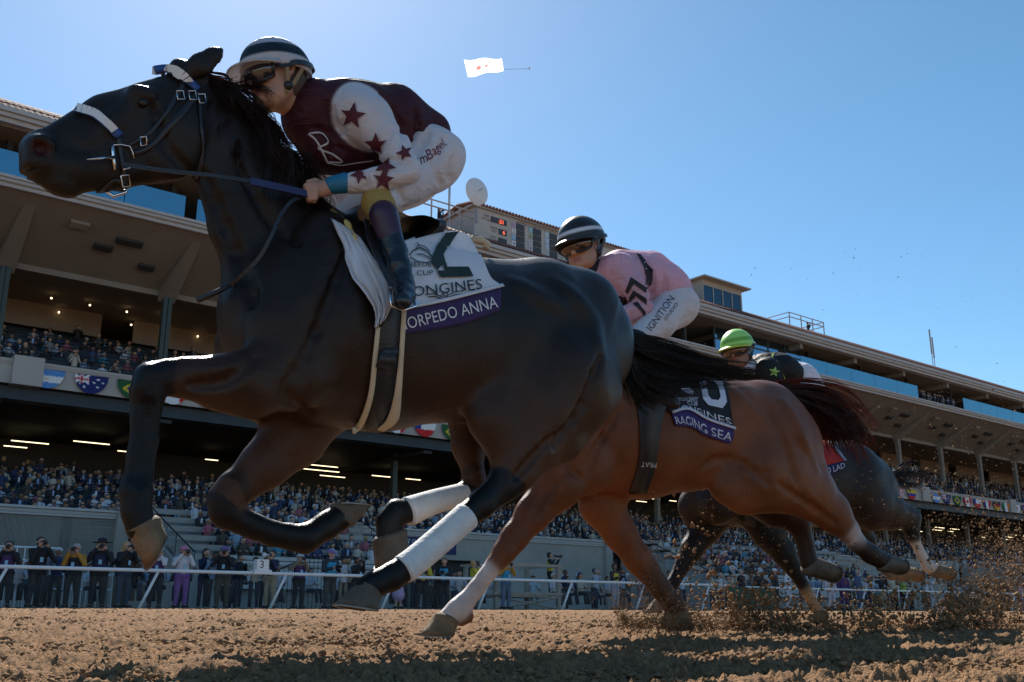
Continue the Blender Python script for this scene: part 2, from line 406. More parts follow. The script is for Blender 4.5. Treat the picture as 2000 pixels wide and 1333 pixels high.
# columns (upper green on the left, tan on the right)
for k in range(-5, 20):
    s = 17.8+8.1*k; mb = MB(); m = M['green'] if s < 40 else M['soffit']
    for dx in (-.13, .13): mb.box((s+dx-.10, 51.75, 10.9), (s+dx+.10, 52.09, 16.95), fr)
    mb.box((s-.05, 51.82, 10.9), (s+.05, 52.02, 16.95), fr); mb.build('upper_column', m, GS)
    mb = MB(); mb.box((s-.16, 54.0, 2.), (s+.16, 54.35, 10.55), fr); mb.box((s-.2, 53.95, 9.9), (s+.2, 54.4, 10.5), fr)
    mb.build('lower_column', M['green'] if 30 < s < 36 or s < 20 else M['soffit'], GS)
# parapet with piers
mb = MB(); mb.box((S0, 50.0, 10.35), (S1, 50.25, 11.5), fr); mb.box((S0, 49.93, 11.38), (S1, 50.32, 11.52), fr); mb.box((S0, 49.96, 11.28), (S1, 50.0, 11.38), fr)
BAYS = (-25., -7.4, 10.2, 27.8, 41.5, 55.3, 72.9, 90.5, 108.1, 125.7)
for s in BAYS: mb.box((s, 49.72, 10.3), (s+1.35, 50.4, 11.68), fr)
mb.build('parapet', M['cream'], GS)
mb = MB(); mb.add([Wp(S0, 50.05, 10.34), Wp(S1, 50.05, 10.34), Wp(S1, 56, 9.6), Wp(S0, 56, 9.6)], [(0, 3, 2, 1)]); mb.add([Wp(S0, 56, 9.6), Wp(S1, 56, 9.6), Wp(S1, 62, 9.6), Wp(S0, 62, 9.6)], [(0, 3, 2, 1)])
for k in range(-5, 20):
    s = 17.8+8.1*k; mb.box((s-.3, 50.4, 9.4), (s+.3, 61.5, 9.58), fr)
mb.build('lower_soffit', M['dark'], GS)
for k in range(-10, 46):
    for d, z in ((56.2, 9.42), (58.0, 9.40), (60.0, 9.38)):
        s = 1+2.8*k+rnd.uniform(-.6, .6)
        if rnd.random() < .62: continue
        mb = MB(); L_ = rnd.choice((.8, 1.2, 1.9)); mb.box((s, d, z-.5), (s+L_, d+.07, z-.455), fr); mb.build('strip_light', M['tube'], GS)
# lower deck tiers and wall
tiers('lower_tiers', 44.6, 3.2, 15, 1.0, .24, S0+.5, S1-.5, M['seat'], None, M['seat'])
def wall_seg(s0, s1, tun=()):
    mb = MB(); top = 4.2
    xs = [s0]
    for a, b in tun: xs += [a, b]
    xs.append(s1)
    for i in range(0, len(xs), 2): mb.box((xs[i], 44.0, .13), (xs[i+1], 44.5, top-.35), fr)
    for a, b in tun: mb.box((a, 44.0, 2.7), (b, 44.5, top-.35), fr)
    mb.build('lower_wall', M['stucco'], GS)
    mb = MB(); mb.box((s0-.1, 43.8, top-.10), (s1+.1, 44.6, top), fr); mb.box((s0-.05, 43.9, top-.35), (s1+.05, 44.6, top-.28), fr)
    mb.tube([Wp(s0-.08, 43.98, top-.19), Wp(s1+.08, 43.98, top-.19)], .10, 8); mb.build('wall_cornice', M['trim'], GS)
    for a in (s0, s1-.5):
        mb = MB(); mb.box((a-.02, 43.7, .13), (a+.5, 44.55, top+.05), fr); mb.box((a-.1, 43.6, top+.05), (a+.58, 44.6, top+.13), fr); mb.build('wall_pier', M['stucco'], GS)
wall_seg(-30, 14.3, ((12.0, 14.0), (2, 5))); wall_seg(25.2, 43.0, ((29.5, 33.2),)); wall_seg(66, 84, ((70, 73),)); wall_seg(100, 116)
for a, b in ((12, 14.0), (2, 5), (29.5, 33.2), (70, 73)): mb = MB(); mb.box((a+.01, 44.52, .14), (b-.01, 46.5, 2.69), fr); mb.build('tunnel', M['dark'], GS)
def bench_block(s0, s1, n=6):
    mb = MB()
    for i in range(n):
        d = 37.6+i*1.0; z = 1.75+i*.42; mb.box((s0+.2, d, .13), (s1-.2, d+1.0, z), fr)
        mb.box((s0+.2, d-.06, z+.20), (s1-.2, d+.10, z+.42), fr)
    mb.build('bench_terrace', M['conc'], GS)
    mb = MB(); mb.box((s0+1.2, 37.1, .9), (s1-1.2, 37.58, 1.98), fr); mb.box((s0+1.05, 36.95, 1.98), (s1-1.05, 37.6, 2.12), fr); mb.tube([Wp(s0+1.1, 37.05, 1.85), Wp(s1-1.1, 37.05, 1.85)], .12, 8); mb.tube([Wp(s0+1.15, 37.12, 1.55), Wp(s1-1.15, 37.12, 1.55)], .07, 8)
    mb.build('terrace_front', M['trim'], GS)
    for s in (s0, s1):
        mb = MB(); mb.tube([Wp(s, 37.0, 2.2), Wp(s, 40, 3.4), Wp(s, 43.6, 4.9)], .03, 6)
        for d, z in ((37, 1.2), (39, 2.2), (41, 3.0), (43.5, 4.0)): mb.tube([Wp(s, d, z), Wp(s, d, 2.2+(d-37)*.41)], .02, 5)
        mb.build('handrail', M['black'], GS)
    for s in (s0-.15, s1): 
        mb = MB(); mb.add([Wp(s, 36.9, .13), Wp(s+.15, 36.9, .13), Wp(s+.15, 43.9, .13), Wp(s, 43.9, .13), Wp(s, 36.9, 1.2), Wp(s+.15, 36.9, 1.2), Wp(s+.15, 43.9, 4.1), Wp(s, 43.9, 4.1)],
               [(0, 3, 2, 1), (4, 5, 6, 7), (0, 1, 5, 4), (1, 2, 6, 5), (2, 3, 7, 6), (3, 0, 4, 7)])
        mb.build('terrace_side_wall', M['stucco'], GS)
TERR = ((14.6, 24.6), (44, 64.5), (85, 99.5))
for a, b in TERR: bench_block(a, b)
# top level: windows in the middle, glass screens at the sides
mb = MB(); mb.box((S0, 56, 19.4), (S1, 56.3, 22.15), fr); mb.build('press_level_wall', M['soffit'], GS)
def screens(s0, s1, n):
    for i in range(n):
        a = s0+(s1-s0)*i/n; b = s0+(s1-s0)*(i+1)/n
        mb = MB(); mb.box((a+.02, 48.2, 19.6), (b-.02, 48.23, 21.0), fr); mb.build('glass_screen', M['glass'], GS)
screens(-24, 4, 8); screens(4.6, 17, 4); screens(17.6, 34, 5); screens(70.2, 88.8, 5); screens(97.4, 122, 7)
for i, s in enumerate(np.arange(60.5, 70, 2.3)):
    f_ = MB(); f_.box((s, 49.4, 19.45), (s+.14, 49.55, 22.1), fr); f_.box((s, 49.4, 21.1), (s+2.3, 49.5, 21.22), fr); f_.box((s, 49.4, 19.42), (s+2.3, 49.5, 19.55), fr)
    w_ = f_.build('window', M['green'], GS)
    for z0, z1 in ((19.56, 21.09), (21.23, 22.1)):
        mb = MB(); mb.box((s+.15, 49.44, z0), (s+2.29, 49.46, z1), fr); mb.build('pane', M['win'], w_)
for s in np.arange(-40, 170, 8.1): mb = MB(); mb.box((s, 49.6, 19.4), (s+.25, 49.9, 22.15), fr); mb.build('top_post', M['dark'], GS)
# ---------------------------------------------------------------- parapet flags: half-round bunting
def flag_col(kind, u, v):
    """u 0..1 across, v 0 (top) .. 1 (bottom)"""
    W_, K = (.8, .8, .8), (.02, .02, .02)
    if kind == 'argentina': return (.10, .28, .62) if v < .33 or v > .68 else ((.6, .45, .1) if (u-.5)**2+(v-.5)**2 < .003 else W_)
    if kind == 'australia':
        if u < .45 and v < .5: return (.5, .03, .05) if abs(u-.22) < .03 or abs(v-.25) < .05 else (W_ if abs(u-.22) < .06 or abs(v-.25) < .1 or abs(u/.45-v/.5) < .12 or abs(1-u/.45-v/.5) < .12 else (.01, .02, .14))
        for a, b in ((.7, .2), (.85, .35), (.7, .62), (.58, .38), (.3, .68)):
            if (u-a)**2+(v-b)**2 < .0018: return W_
        return (.01, .02, .14)
    if kind == 'brazil':
        q = abs(u-.5)/.36+abs(v-.45)/.38
        return (.01, .03, .2) if (u-.5)**2+(v-.45)**2 < .03 else ((.65, .5, .02) if q < 1 else (.01, .10, .03))
    if kind == 'canada': return W_ if .27 < u < .73 and not (abs(u-.5)+abs(v-.42) < .2 and (abs(u-.5) < .1 or abs(v-.42) < .09)) else (.6, .02, .02)
    if kind == 'chile': return (.6, .02, .02) if v > .5 else ((.01, .04, .3) if u < .33 else W_)
    if kind == 'france': return (.02, .04, .25) if u < .33 else (W_ if u < .66 else (.55, .02, .03))
    if kind == 'germany': return K if v < .33 else ((.5, .02, .02) if v < .6 else (.7, .45, .03))
    if kind == 'ireland': return (.02, .22, .08) if u < .33 else (W_ if u < .66 else (.65, .2, .03))
    if kind == 'japan': return (.6, .02, .03) if (u-.5)**2+(v-.4)**2 < .045 else W_
    if kind == 'usa': return (.02, .03, .2) if u < .45 and v < .42 else ((.5, .03, .05) if int(v*11) % 2 == 0 else W_)
    if kind == 'venezuela': return (.7, .5, .03) if v < .36 else ((.02, .05, .35) if v < .62 else (.6, .02, .03))
    return (.05, .03, .15) if (u-.5)**2+(v-.4)**2 > .05 else (.6, .6, .7)
FL = {'argentina': 'sky blue and white striped', 'australia': 'dark blue starred', 'brazil': 'green with yellow diamond', 'canada': 'red and white maple leaf', 'chile': 'red, white and blue starred', 'france': 'blue, white and red', 'germany': 'black, red and gold', 'ireland': 'green, white and orange', 'japan': 'white with red disc', 'usa': 'red and white striped', 'venezuela': 'yellow, blue and red', 'purple': 'purple with pale emblem'}
order = ['argentina', 'australia', 'brazil', 'canada', 'chile', 'france', 'germany', 'ireland']
order2 = ['japan', 'purple', 'purple', 'france', 'chile', 'brazil', 'usa', 'venezuela']
flagm = mat('flag_cloth', attr=True, rough=.8, var=.08, scale=6)
def flag(s, kind, label):
    nr, na = 16, 34; V = []; C = []; w = .80; h = .92
    o = empty('half_round_flag', Wp(s, 49.7, 11.2), ROTU, label, 'flag', 'half round flags hung along the parapet')
    for j in range(nr+1):
        for i in range(na+1):
            rr = j/nr; a = math.pi*i/na; x = -math.cos(a)*w*rr; z = -math.sin(a)*h*rr
            V.append(Wp(s+x, 49.90-.045*rr*(1+math.cos(i*2.2)), 11.22+z)); C.append(flag_col(kind, .5+x/(2*w), -z/h))
    F = [(j*(na+1)+i, (j+1)*(na+1)+i, (j+1)*(na+1)+i+1, j*(na+1)+i+1) for j in range(nr) for i in range(na)]
    mesh_obj('cloth', V, F, flagm, o, True, C)
bays = {-1: 'the bay left of the first pier', 0: 'the bay at the far left of the photo', 1: 'the second bay behind the dark horse', 4: 'the bay ending at the first visible pier on the right', 5: 'the long bay of eight at the far right', 6: 'the last bay at the right edge'}
for bay in (0, 1, 2, 3, 4, 5, 6):
    o_ = order if bay in (0, 2, 5) else order2; o_ = o_[2:] if bay in (1, 2) else o_; b0 = BAYS[bay+2]+1.55 if bay != 5 else 93.1
    for i in range(8):
        s = b0+2.03*i
        if i >= len(o_) or s > BAYS[bay+3]-.75: continue
        k = o_[i]
        flag(s, k, '%s flag, %s from left in the %s parapet bay' % (FL[k], ('first', 'second', 'third', 'fourth', 'fifth', 'sixth', 'seventh', 'eighth')[i], ('first', 'second', 'third', 'fourth', 'fifth', 'sixth', 'seventh')[bay]))
# ---------------------------------------------------------------- tote board building on the roof
def frb(s, d, z): return Wp(s*.952, d*.952, z*.952)
TB = empty('tote_board', Wp(48, 53, 23), ROTU, 'pale rooftop odds board with red digits and tile coping', 'scoreboard')
mb = MB(); mb.box((39.3, 53, 22.0), (58.6, 56.5, 27.95), frb); mb.build('wall', mat('pale_board', (.50, .46, .42), .8, var=.07), TB)
mb = MB(); mb.box((39.0, 52.8, 27.95), (58.9, 56.8, 28.08), frb); mb.build('eaves', M['trim'], TB)
mb = MB()
for i in range(66):
    s = 39.0+i*.30; mb.tube([frb(s, 52.7, 28.12), frb(s, 54.7, 28.5), frb(s, 56.9, 28.12)], .12, 6)
mb.build('coping_tiles', M['tile'], TB)
dk = mat('board_panel', (.06, .065, .075), .6, var=.15); red = mat('red_digit', (.8, .1, .05), var=0, emit=(1, .13, .05, 1.6)); brn = mat('brown_lettering', (.16, .07, .06), .8, var=.1)
def board_text(txt, s, z, size, m, name='lettering', parent=TB, d=52.97, xs=1., f=None):
    V, F = text_mesh(txt, size, 0, xs); P = [ (f or frb)(s+v[0], d, z+v[1]) for v in V]; return mesh_obj(name, P, F, m, parent)
for z0, z1, s0, t, tx, sz in ((27.16, 27.58, 40.76, ':21', 41.45, .42), (26.39, 26.79, 41.47, '6', 41.83, .40), (25.64, 26.11, 41.45, '', 0, 0)):
    mb = MB(); mb.box((s0, 52.94, z0), (42.19, 52.998, z1), frb); p_ = mb.build('digit_panel', dk, TB)
    if t: board_text(t, tx, z0+.05, sz, red, 'digits', p_, 52.93)
for t, s, z in (('TIME', 40.02, 27.40), ('OF DAY', 39.92, 27.14), ('RACE', 40.70, 26.66), ('NO.', 40.85, 26.42), ('MIN.', 40.75, 25.95), ('TO POST', 40.52, 25.70)): board_text(t, s, z, .27, brn, d=52.985)
board_text('APPROXIMATE ODDS', 43.15, 27.64, .34, brn, xs=1.28, d=52.985)
wc = {1: (.5, .38, .5), 2: (.7, .7, .7), 3: (.3, .5, .65), 4: (.7, .7, .7), 5: (.25, .5, .55), 6: (.4, .45, .3), 7: (.6, .6, .6), 8: (.6, .55, .6), 9: (.45, .62, .7), 10: (.45, .62, .75), 11: (.5, .6, .7), 12: (.6, .6, .6), 13: (.6, .55, .45), 14: (.6, .6, .6), 15: (.35, .55, .6), 16: (.6, .6, .6)}
for n in range(1, 17):
    c_ = (n-1)//4; r_ = (n-1) % 4; s = 42.68+1.61*c_; z = 27.21-r_*.48
    mb = MB(); mb.box((s+.42, 52.94, z), (s+1.19, 52.998, z+.42), frb); mb.build('odds_panel', dk, TB)
    mb = MB(); mb.box((s, 52.95, z), (s+.38, 52.998, z+.42), frb); q_ = mb.build('number_panel', mat('number_%d' % n, wc[n], .7, var=.05), TB)
    board_text(str(n), s+(.10 if n < 10 else .03), z+.07, .38, M['black'] if n not in (3, 5, 9, 10, 11) else M['white'], 'number', q_, 52.945, .8)
# dish, cabins, rooftop railings with camera men, masts
SD = empty('satellite_dish', Wp(38.8, 52.4, 27.6), ROTU, 'white satellite dish on the corner of the odds board', 'satellite dish')
V = []; F = []
for j in range(7):
    for i in range(20):
        a = 2*math.pi*i/20; r_ = .95*j/6; V.append(Wp(37.4+math.cos(a)*r_, 50.2+.25*(r_/.95)**2-.25, 27.6+math.sin(a)*r_*1.05))
F = [(j*20+i, j*20+(i+1) % 20, j*20+20+(i+1) % 20, j*20+20+i) for j in range(6) for i in range(20)]
mesh_obj('dish', V, F, M['white'], SD, True); mb = MB(); mb.tube([Wp(37.5, 50.3, 25.4), Wp(37.5, 50.4, 27.5)], .06); mb.tube([Wp(37.4, 50.0, 27.6), Wp(37.4, 49.5, 27.6)], .03); mb.build('mast', M['lens'], SD)
def cabin(s0, s1, d0, d1, z0, z1, label):
    o = empty('rooftop_cabin', Wp((s0+s1)/2, d0, z0), ROTU, label, 'cabin')
    mb = MB(); mb.box((s0, d0, z0), (s1, d1, z0+1.75), fr); mb.box((s0, d0+.02, z1-.5), (s1, d1, z1), fr); mb.box((s0, d0+1.2, z0+1.75), (s1, d1, z1-.5), fr)
    for s in (s0, s1-.12): mb.box((s, d0+.01, z0+1.75), (s+.12, d1, z1-.5), fr)
    mb.build('wall', mat('cabin_paint', (.42, .38, .32), .8, var=.08, stretch=(1, 1, .2)), o)
    mb = MB(); mb.box((s0-.5, d0-.7, z1), (s1+.5, d1+.5, z1+.12), fr); mb.build('roof', M['trim'], o)
    n = 4
    for i in range(n):
        a = s0+.12+(s1-s0-.24)*i/n; b = s0+.12+(s1-s0-.24)*(i+1)/n
        mb = MB(); mb.box((b-.05, d0-.01, z0+1.75), (b+.03, d0+.06, z1-.5), fr); w_ = mb.build('window', M['trim'], o)
        mb = MB(); mb.box((a+.03, d0+.05, z0+1.76), (b-.06, d0+.07, z1-.51), fr); mb.build('pane', glass_mat('cabin_glass', (.35, .42, .48), .25), w_)
cabin(62.8, 68.0, 52.2, 57, 22.8, 27.35, 'square pale cabin with four dark windows above the tiled roof')
def roof_rail(s0, s1, d, z0, label):
    o = empty('rooftop_railing', Wp(s0, d, z0), ROTU, label, 'railing')
    mb = MB()
    for z in (1.0, .55): mb.tube([Wp(s0, d+2.5, z0+z), Wp(s0, d, z0+z), Wp(s1, d, z0+z), Wp(s1, d+2.5, z0+z)], .05, 6)
    for s in np.arange(s0, s1+.01, (s1-s0)/max(1, round((s1-s0)/2.2))): mb.box((s-.04, d-.04, z0-2), (s+.04, d+.04, z0+1.02), fr)
    mb.build('rail', M['cream'], o)
roof_rail(29.5, 38.5, 50.6, 25.25, 'pale camera platform railing on the roof left of the odds board')
roof_rail(79.5, 85.2, 55.5, 27.35, 'pale rooftop platform railing with a camera man right of the cabin')
for i, (s, h) in enumerate(((36.4, 4.2), (37.1, 1.8), (99.5, 3.2), (99.9, 2.4), (59.0, 1.6))):
    z0 = 23.4 if s < 60 else 24.0; h += 1.0 if s < 60 else 2.2
    o = empty('antenna_mast', Wp(s, 52, z0), 0, ('tall thin white antenna mast beside the satellite dish', 'short grey antenna mast below the satellite dish', 'taller of two thin masts on the roof at far right', 'shorter of two thin masts on the roof at far right', 'small whip antenna behind the pink jockey')[i], 'antenna')
    mb = MB(); mb.tube([Wp(s, 52, z0), Wp(s, 52, z0+h)], .04, 6); mb.tube([Wp(s, 52, z0+h*.5), Wp(s, 52, z0+h)], .09, 6); mb.build('mast', M['lens'], o)
# ---------------------------------------------------------------- banner on the lower wall
BN = empty('championship_banner', Wp(27.6, 43.9, 3.2), ROTU, 'navy banner with white lettering on the wall behind the bandaged leg', 'banner')
mb = MB(); mb.box((25.9, 43.93, 2.98), (31.6, 43.97, 3.78), fr); mb.build('cloth', mat('navy_cloth', (.02, .03, .12), .8, var=.1), BN)
board_text("BREEDERS' CUP", 27.3, 3.46, .3, M['white'], 'lettering', BN, 43.915, 1., Wp); board_text('WORLD CHAMPIONSHIPS', 26.15, 3.12, .36, M['white'], 'lettering', BN, 43.915, 1., Wp)
# ---------------------------------------------------------------- the running rail
RG = 27.0
def rail_z(s): return gz(27)+1.0
mb = MB(); posts = [2.0+3.7*k for k in range(-7, 26)]
RL = empty('running_rail', Wp(12, RG, gz(27)), ROTU, 'long white running rail with slanted posts along the far side of the track', 'rail')
pts = [Wp(s, RG, gz(27)+.98-(0.0 if s < 36 else min(.12, (s-36)*.01))) for s in np.arange(-24, 33.3, 1.5)]
mb.tube(pts, .048, 10); mb.build('top_rail', M['white'], RL, True)
mb = MB(); mb.tube([Wp(s, RG, gz(27)+.93) for s in (34.2, 42, 52, 62)], .04, 10); mb.tube([Wp(s, RG, gz(27)+.80) for s in (62.4, 80, 100, 120)], .04, 10); mb.build('top_rail', M['white'], RL, True)
for s in posts:
    mb = MB(); mb.tube([Wp(s-.12, RG+.12, gz(27)-.1), Wp(s+.30, RG+.0, gz(27)+.95)], [.042, .038], 8); mb.build('post', M['white'], RL, True)
s = 12.62; PM = empty('pole_marker', Wp(s, RG, gz(27)+1.0), ROTU, 'white square marker with number 3 on top of the rail', 'marker')
mb = MB(); mb.box((s-.26, RG-.16, gz(27)+.95), (s+.26, RG+.16, gz(27)+1.07), fr); mb.box((s-.18, RG-.12, gz(27)+1.07), (s+.18, RG+.12, gz(27)+1.36), fr); mb.build('box', M['white'], PM)
board_text('3', s-.09, gz(27)+1.12, .30, M['black'], 'number', PM, RG-.125, 1., Wp)
# wire mesh below the rail
mb = MB()
for k in range(0, 1160):
    s = -24+.05*k
    for a, b in (((s, .02), (s+.12, .42)), ((s+.12, .02), (s, .42)), ((s, .42), (s+.12, .82)), ((s+.12, .42), (s, .82))):
        p = Wp(a[0], RG+.3, gz(27)+a[1]); q = Wp(b[0], RG+.3, gz(27)+b[1]); e = Vector((0, 0, .0016)); mb.add([p-e, q-e, q+e, p+e], [(0, 1, 2, 3)])
nm = mb.build('wire_mesh', M['lens'], RL)
# green tarp on the rail gap
TP = empty('green_tarp', Wp(33.8, RG, gz(27)), ROTU, 'dark green tarp hung at the gap in the rail', 'tarp')
V = [Wp(32.9+.14*i, RG-.05+.03*math.sin(i*1.3), gz(27)+.92-.85*j/6) for j in range(7) for i in range(24)]
mesh_obj('cloth', V, [(j*24+i, j*24+i+1, j*24+25+i, j*24+24+i) for j in range(6) for i in range(23)], mat('green_tarp', (.015, .06, .035), .7, var=.2), TP, True)
# wooden camera scaffold
SF = empty('camera_scaffold', Wp(24.3, 28.6, .14), ROTU, 'weathered wooden camera scaffold with cross braces behind the rail', 'scaffold')
wood = mat('weathered_wood', (.33, .29, .24), .85, var=.2, scale=8, stretch=(1, 1, .2)); gzz = .14
for s in (22.0, 24.9):
    for d in (28.2, 30.0): mb = MB(); mb.box((s, d, gzz), (s+.14, d+.14, gzz+1.55), fr); mb.build('post', wood, SF)
mb = MB()
for z in (gzz+1.48, gzz+.48): mb.box((21.9, 28.15, z), (25.1, 28.2, z+.09), fr); mb.box((21.9, 30.15, z), (25.1, 30.2, z+.09), fr)
for s in (21.9, 25.05): mb.box((s, 28.2, gzz+1.48), (s+.05, 30.15, gzz+1.57), fr)
mb.build('rails', wood, SF)
mb = MB(); mb.box((22.0, 28.2, gzz+.40), (25.0, 30.1, gzz+.47), fr); mb.build('platform', wood, SF)
for a, b in (((22.1, 0), (24.9, .4)), ((24.9, 0), (22.1, .4))):
    mb = MB(); mb.tube([Wp(a[0], 28.22, gzz+a[1]), Wp(b[0], 28.22, gzz+b[1])], .045, 4); mb.build('brace', wood, SF)
# white stair railing on the left
for i, (s0, s1, d, z) in enumerate(((4.6, 8.6, 32.6, 1.75), (5.2, 9.4, 32.0, 1.35), (6.2, 10.2, 31.4, .95))):
    o = empty('stair_railing', Wp(s0, d, .14), ROTU, ('highest and rearmost white railing of the steps at left', 'middle white railing of the steps at left', 'lowest and nearest white railing of the steps at left')[i], 'railing', 'white railings at the left steps')
    mb = MB()
    for zz in (z, z-.42 if z > .5 else z): mb.tube([Wp(s0, d, zz+.14), Wp(s1, d, zz+.14)], .03, 6)
    mb.build('rail', M['white'], o)
    mb = MB()
    for s in np.arange(s0, s1+.01, .22): mb.tube([Wp(s, d, .14), Wp(s, d, z+.14)], .016, 5)
    mb.build('bars', M['white'], o)
o = empty('stair_railing', Wp(15.6, 33.5, .14), ROTU, 'black railing beside the steps in the middle of the apron', 'railing', 'black railing by the terrace steps')
mb = MB(); mb.tube([Wp(15.4, 34, 1.0), Wp(17.6, 34, 1.95), Wp(19.6, 34, 1.95)], .03, 6)
for s in np.arange(15.6, 19.7, .17): mb.tube([Wp(s, 34, .14), Wp(s, 34, min(1.95, 1.0+(s-15.4)*.43))], .012, 4)
mb.build('bars', M['black'], o)
# tow banner in the sky
def banner():
    P0 = px_ray(905, 116)*300; o = empty('aerial_banner', tuple(P0+np.array((0, 0, HC))), 0, 'white advertising banner towed high in the blue sky', 'banner')
    c = [px_ray(x, y)*300+np.array((0, 0, HC)) for x, y in ((906, 117), (980, 114), (984, 138), (914, 151))]
    def at(u, v, l=0):
        p = (c[0]*(1-u)+c[1]*u)*(1-v)+(c[3]*(1-u)+c[2]*u)*v; p = p+np.array((0, 1, 0))*(.5*math.sin(u*9)); return p-np.array((0, 1, 0))*l
    G = np.array([[at(u, v) for u in np.linspace(0, 1, 25)] for v in np.linspace(0, 1, 5)]); V, F = grid_mesh(G)
    m = bpy.data.materials.new('banner_cloth'); m.use_nodes = True; b = m.node_tree.nodes['Principled BSDF']; b.inputs['Base Color'].default_value = (.8, .8, .8, 1)
    t = m.node_tree; tr = t.nodes.new('ShaderNodeBsdfTranslucent'); tr.inputs[0].default_value = (.95, .95, .95, 1); mx = t.nodes.new('ShaderNodeMixShader'); mx.inputs[0].default_value = .85
    t.links.new(b.outputs[0], mx.inputs[1]); t.links.new(tr.outputs[0], mx.inputs[2]); t.links.new(mx.outputs[0], t.nodes['Material Output'].inputs[0])
    cl = mesh_obj('cloth', V, F, m, o, True)
    for txt, u0, u1, v1, h, mm in (('STELLA', .12, .50, .34, .24, clothprint('grey_print', (.3, .3, .32))), ('ROSA', .54, .84, .34, .22, M['tube2'])  , ('STELLAROSA', .14, .86, .93, .14, M['redp'])):
        V, F = text_mesh(txt); V[:, 0] /= V[:, 0].max(); V[:, 1] /= .75
        mesh_obj('lettering', [at(u0+(u1-u0)*x[0], v1-h*x[1], .25) for x in V], F, mm, cl)
    mb = MB()
    for (cu, cv, ru, rv) in ((.34, .58, .07, .13), (.55, .57, .055, .08)):
        V = [at(cu+ru*math.cos(a), cv+rv*math.sin(a), .25) for a in np.linspace(0, 6.28, 14)[:-1]]; mb.add(V, [tuple(range(13))])
    mb.build('emblem', M['redp'], cl)
    a, b = [Vector(px_ray(x, y)*300+np.array((0, 0, HC))) for x, y in ((984, 136), (1030, 135))]
    mb = MB(); mb.tube([a, b], .05, 5); mb.build('tow_line', M['black'], o)
    pl = empty('light_aircraft', b, 0, 'tiny white aircraft towing the banner', 'aircraft')
    f_ = (b-a).normalized(); side = f_.cross(Vector((0, 0, 1))).normalized(); up = Vector((0, 0, 1))
    mb = MB(); mb.tube([b-f_*.2, b+f_*.2, b+f_*.7, b+f_*.95], [.05, .12, .15, .05], 8); mb.build('fuselage', M['white'], pl, True)
    mb = MB(); mb.add([b+f_*.5+side*.9+up*.15, b+f_*.5-side*.9+up*.15, b+f_*.72-side*.9+up*.15, b+f_*.72+side*.9+up*.15, b+f_*.5+side*.9+up*.18, b+f_*.5-side*.9+up*.18, b+f_*.72-side*.9+up*.18, b+f_*.72+side*.9+up*.18], [(0, 1, 2, 3), (7, 6, 5, 4), (0, 4, 5, 1), (1, 5, 6, 2), (2, 6, 7, 3), (3, 7, 4, 0)]); mb.build('wing', M['white'], pl)
    mb = MB(); mb.add([b-f_*.2, b-f_*.05, b-f_*.2+up*.3, b-f_*.28+up*.3], [(0, 1, 2, 3)]); mb.build('tail_fin', M['white'], pl)
def clothprint(n, c):
    m = mat(n, c, .8, var=.05); t = m.node_tree; tr = t.nodes.new('ShaderNodeBsdfTranslucent'); tr.inputs[0].default_value = (*c, 1); mx = t.nodes.new('ShaderNodeMixShader'); mx.inputs[0].default_value = .8
    t.links.new(t.nodes['Principled BSDF'].outputs[0], mx.inputs[1]); t.links.new(tr.outputs[0], mx.inputs[2]); t.links.new(mx.outputs[0], t.nodes['Material Output'].inputs[0]); return m
M['tube2'] = clothprint('faded_pink', (.7, .45, .45)); M['redp'] = clothprint('red_print', (.75, .25, .22))
banner()
# ================================================================ people in the stand
rp = random.Random(11)
SK = [(.42, .24, .16), (.50, .30, .21), (.30, .16, .10), (.16, .08, .05), (.46, .27, .18)]
CLOTH = [((.02, .022, .03), 'black'), ((.02, .03, .07), 'navy'), ((.03, .03, .035), 'charcoal'), ((.52, .54, .58), 'white'), ((.22, .30, .42), 'light blue'), ((.18, .18, .19), 'grey'), ((.45, .40, .32), 'cream'), ((.35, .10, .13), 'wine red'), ((.50, .28, .32), 'pink'), ((.03, .05, .12), 'blue'), ((.06, .05, .04), 'brown'), ((.05, .24, .34), 'turquoise')]
CW = [24, 20, 14, 11, 5, 8, 4, 3, 2, 3, 8, 1]
HAIR = [((.015, .012, .010), 'dark haired'), ((.06, .035, .02), 'brown haired'), ((.30, .20, .09), 'blonde'), ((.30, .29, .28), 'grey haired'), ((.55, .55, .57), 'white capped'), ((.03, .03, .08), 'navy capped')]
